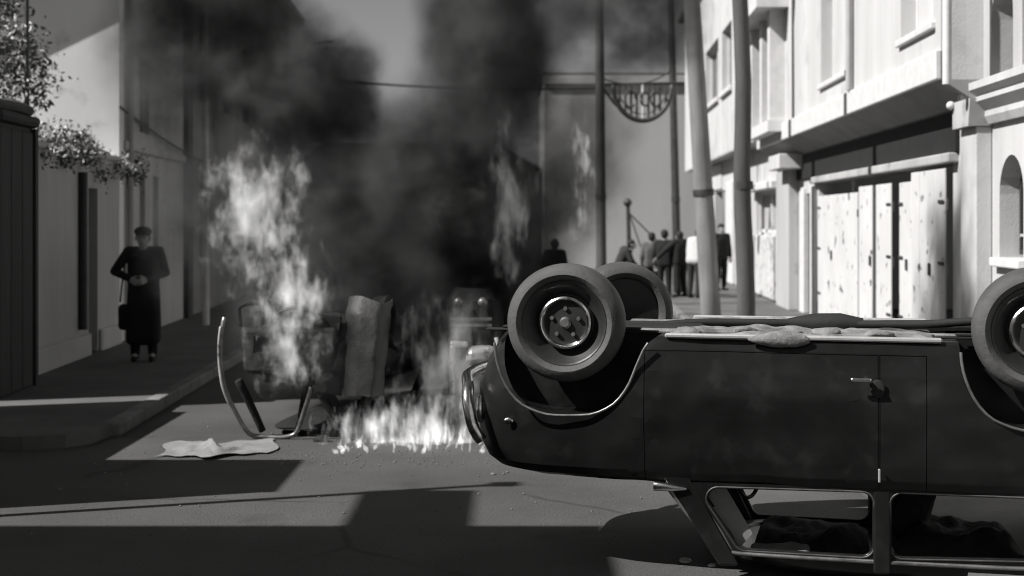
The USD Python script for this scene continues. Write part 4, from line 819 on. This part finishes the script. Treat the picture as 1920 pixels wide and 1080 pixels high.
for (px, Y, fa, lab, J, c1_, c2_, H_) in crowd:
    X = (px - HX) / FPX * Y
    person((X, Y, .12 if X > RK(Y) + .1 else 0.0), fa, lab, J, c1_, c2_, edge=.06, H=H_)

# ------------------------------------------------------------------ things lying in the street
cl = np.array([P(300, 868, 11.6), P(440, 845, 12.1)])
gx, gy = np.meshgrid(np.linspace(0, 1, 30), np.linspace(0, 1, 18)); q = np.stack([gx, gy, np.zeros_like(gx)], -1)
X0, Y0 = P(298, 862, 11.75)[0], 11.45
vv = np.stack([X0 + gx * .92 + .06 * np.sin(gy * 5), Y0 + gy * .75 + .16 * gx + .09 * np.sin(gx * 9) + .05 * np.sin(gx * 21), .015 + .26 * np.maximum(0, meshkit.fbm(q * (5, 4, 1), 3, 4) - .38) * np.sin(np.pi * np.clip(gx, .03, .97)) * np.sin(np.pi * np.clip(gy, .05, .95))], -1).reshape(-1, 3)
i, j = np.meshgrid(np.arange(17), np.arange(29), indexing='ij'); b = i * 30 + j
shf = np.stack([b, b + 1, b + 31, b + 30], -1).reshape(-1, 4)
single('cloth', trimesh.Trimesh(vv, np.vstack([shf[:, :3], shf[:, [0, 2, 3]]]), process=False), 'sheet_cloth', 'pale crumpled sheet of cloth lying on the road left of the fire', 'cloth', smooth=True)
def rock(c, r, seed):
    m = trimesh.creation.icosphere(2, 1.0); m.vertices *= (0.7 + .6 * meshkit.fbm(np.array(m.vertices) * 1.3 + seed, 3, seed))[:, None]
    m.vertices *= np.array([r, r * .8, r * .55]); m.apply_translation((c[0], c[1], c[2] + r * .22)); return m
rocks = [(602, 828, 'burnt lump lying at the left foot of the flames', 'char', .07), (1285, 1054, 'bright shard lying by the windscreen pillar foot', 'pale_metal', .035), (1335, 1062, 'small pale chip close to the roof edge', 'pale_metal', .025), (925, 890, 'small pebble in front of the car nose', 'stone', .02)]
for k, (px, py, lab, mt, r) in enumerate(rocks):
    Y = CAM_H * FPX / (py - HY); single('stone' if mt == 'stone' else 'fragment', rock(((px - HX) / FPX * Y, Y, 0), r, k + 3), mt, lab, 'stone' if mt == 'stone' else 'fragment', smooth=True)
r9 = np.random.default_rng(9); gs = []
for k in range(420):
    if k < 260: x, Y = r9.normal(-1.2, .8), r9.normal(11.6, .5)
    else: x, Y = r9.uniform(-3.4, 1.2), r9.uniform(8.4, 14)
    b = trimesh.creation.icosahedron(); b.vertices *= r9.uniform(.003, .010) * r9.uniform(.5, 1.3, 3); b.apply_translation((x, Y, .005)); gs.append(b)
single('debris', gs, 'stone', 'scatter of small grit and broken bits round the fire', 'debris', kind='stuff')

# ------------------------------------------------------------------ fire and smoke
def tongue(base, h, r, seed, lean=(0, 0)):
    rr = np.random.default_rng(seed); n = 14; t = np.linspace(0, 1, n)
    ph = rr.uniform(0, 6.3, 4); pts = np.stack([base[0] + lean[0] * t ** 1.5 + .25 * r * np.sin(4 * t + ph[0]) + r * .35 * t * np.sin(9 * t + ph[1]), base[1] + lean[1] * t + .25 * r * np.sin(4 * t + ph[2]), base[2] + h * t], 1)
    rad = r * (np.sin(np.pi * np.clip(t * .92 + .08, 0, 1)) ** .8) * (1 - .55 * t) * (1 + .18 * np.sin(11 * t + ph[3])); rad[-1] = r * .02; rad[0] = r * .25
    return tube(pts, np.maximum(rad, .003), 10)
fl = Thing('fire', 'low bright flames licking across the road under the wrecks', 'fire', P(780, 850, 12.0) * (1, 1, 0))
rf_ = np.random.default_rng(11)
for k in range(50):
    px = rf_.uniform(630, 925); Y = rf_.uniform(11.7, 12.4); x = (px - HX) / FPX * Y
    fl.part('flame', tongue((x, Y, .0), rf_.uniform(.05, .2) * (1.3 if 740 < px < 900 else .8 if px > 640 else .35), rf_.uniform(.010, .026), 100 + k, (rf_.uniform(-.06, .06), 0)), 'flame_bright', world=True, smooth=True)
def vol_fire(label, mesh, c, r, scale, stretch, lo, hi, e, dens, seed):
    nm = 'flame_look_' + 'abcdefgh'[seed]
    MAT[nm] = usdkit.material(stage, '/World/Looks/' + nm, {
        'geo': ('geometry', {}), 'map': ('mapping', {'scale': (1, 1, stretch), 'location': (seed * 3.1, 0, seed * 1.7)}), 'n': ('noise_texture', {'scale': scale, 'detail': 4.0, 'roughness': .66}),
        'c': ('mapping', {'mapping_type': 'texture', 'location': tuple(c), 'scale': r}), 'len': ('vector_math', {'math_type': 'length'}), 'fo': ('map_range', {'from_min': .25, 'from_max': 1.05, 'to_min': 0.0, 'to_max': -.22, 'clamp': True}),
        'sum': ('math', {'math_type': 'add'}), 'mr': ('map_range', {'from_min': lo, 'from_max': hi, 'to_min': 0.0, 'to_max': e, 'clamp': True}), 'md': ('map_range', {'from_min': lo - .08, 'from_max': hi, 'to_min': 0.0, 'to_max': dens, 'clamp': True}),
        'v': ('principled_volume', {'color': g3(.3), 'emission_color': g3(1.0)})},
        [('geo.position', 'map.vector'), ('map.vector', 'n.vector'), ('geo.position', 'c.vector'), ('c.vector', 'len.vector1'), ('len.value', 'fo.value'), ('n.fac', 'sum.value1'), ('fo.result', 'sum.value2'),
         ('sum.value', 'mr.value'), ('sum.value', 'md.value'), ('mr.result', 'v.emission_strength'), ('md.result', 'v.density')], volume='v.volume')
    single('flame_billow', mesh, nm, label, 'fire', kind='stuff', smooth=True)
def blob(c, r, seed, amp=.3, sub=3):
    m = trimesh.creation.icosphere(sub, 1.0); v = np.array(m.vertices)
    m.vertices = v * (1.05 + amp * 2 * (meshkit.fbm(v * 1.6 + seed * 7.1, 3, seed) - .5))[:, None] * np.array(r) + np.array(c); return m
def fire_at(label, px, py, Y, r, *a):
    c = P(px, py, Y); vol_fire(label, blob(c, r, a[-1]), c, r, *a)
fire_at('ragged pale billow of flame rising over the burning car', 478, 400, 12.6, (.58, .32, .80), 5.5, .62, .42, .60, 2.0, 1.6, 1)
fire_at('flames curling up out of the burning car body', 545, 590, 12.2, (.44, .26, .85), 6.0, .55, .42, .60, 2.6, 1.5, 2)
fire_at('thin tall streak of flame left of the foreground wheel', 952, 400, 13.6, (.30, .24, 1.15), 6.5, .40, .47, .68, 1.0, 1.0, 3)
fire_at('white lick of flame in front of the smoke veiled pole', 1090, 330, 14.2, (.18, .18, .95), 7.0, .35, .46, .62, 2.6, .6, 4)
fire_at('sheet of low fire and bright smoke along the road under the wrecks', 790, 812, 12.3, (1.0, .3, .42), 8.0, .36, .43, .64, 5.2, 2.0, 5)
fire_at('taller soft flames rising beside the car nose', 850, 690, 12.6, (.62, .3, .75), 5.5, .4, .43, .66, .9, 1.2, 6)

# smoke: one plume, its density a sum of soft puffs broken up by noise
SMOKE_ALBEDO = .09
puffs = [  # px, py, Y, radii, weight
    (760, 470, 14.4, (2.0, 1.2, 1.75), 3.6), (905, 110, 14.6, (.85, 1.2, 1.9), 2.1), (565, 185, 14.5, (.78, 1.0, .98), 5.5), (420, 40, 14.5, (1.05, 1.0, .9), 2.6),
    (440, 330, 14.6, (1.1, 1.0, 1.7), .9), (1045, 220, 14.8, (.9, 1.1, 2.2), .8), (1190, 10, 14.4, (.85, .7, .78), 2.2), (860, -420, 14.8, (1.7, 1.4, 1.9), 1.6), (400, -400, 14.8, (1.6, 1.4, 1.8), 1.2), (575, 610, 12.25, (.75, .35, .55), .8), (660, 620, 13.4, (1.1, .8, .7), 1.2), (320, 80, 14.6, (.95, 1.0, 1.3), .95)]
nodes = {'geo': ('geometry', {}), 'n': ('noise_texture', {'scale': 1.1, 'detail': 4.5, 'roughness': .64}), 'sep': ('separate_color', {}),
         'w0': ('vector_math', {'math_type': 'subtract', 'vector2': (.5, .5, .5)}), 'w1': ('vector_math', {'math_type': 'scale', 'scale': 1.3}), 'w2': ('vector_math', {'math_type': 'add'}),
         'nr': ('map_range', {'from_min': .42, 'from_max': .58, 'to_min': .2, 'to_max': 1.9, 'clamp': True}), 'cr': ('map_range', {'from_min': .40, 'from_max': .62, 'to_min': .02, 'to_max': .21, 'clamp': True}), 'mul': ('math', {'math_type': 'multiply'}),
         'cap': ('math', {'math_type': 'minimum', 'value2': 3.2}), 'v': ('principled_volume', {'anisotropy': .1})}
links = [('geo.position', 'n.vector'), ('n.color', 'w0.vector1'), ('w0.vector', 'w1.vector1'), ('geo.position', 'w2.vector1'), ('w1.vector', 'w2.vector2'), ('n.color', 'sep.color'), ('sep.b', 'nr.value'), ('sep.r', 'cr.value'), ('cr.result', 'v.color')]
prev = None
for k, (px, py, Y, r, w) in enumerate(puffs):
    c = P(px, py, Y)
    nodes[f'm{k}'] = ('mapping', {'mapping_type': 'texture', 'location': tuple(c), 'scale': r}); nodes[f'l{k}'] = ('vector_math', {'math_type': 'length'})
    nodes[f'r{k}'] = ('map_range', {'range_type': 'smoothstep', 'from_min': 1.15, 'from_max': .35, 'to_min': 0.0, 'to_max': w, 'clamp': True})
    links += [('w2.vector', f'm{k}.vector'), (f'm{k}.vector', f'l{k}.vector1'), (f'l{k}.value', f'r{k}.value')]
    if prev:
        nodes[f'a{k}'] = ('math', {'math_type': 'add'}); links += [(prev, f'a{k}.value1'), (f'r{k}.result', f'a{k}.value2')]; prev = f'a{k}.value'
    else: prev = f'r{k}.result'
links += [(prev, 'mul.value1'), ('nr.result', 'mul.value2'), ('mul.value', 'cap.value1'), ('cap.value', 'v.density')]
MAT['smoke'] = usdkit.material(stage, '/World/Looks/smoke', nodes, links, volume='v.volume')
single('smoke', box(-5.2, 2.1, 11.9, 16.8, .25, 7.2), 'smoke', 'thick dark smoke rising from the burning car', 'smoke', kind='stuff')
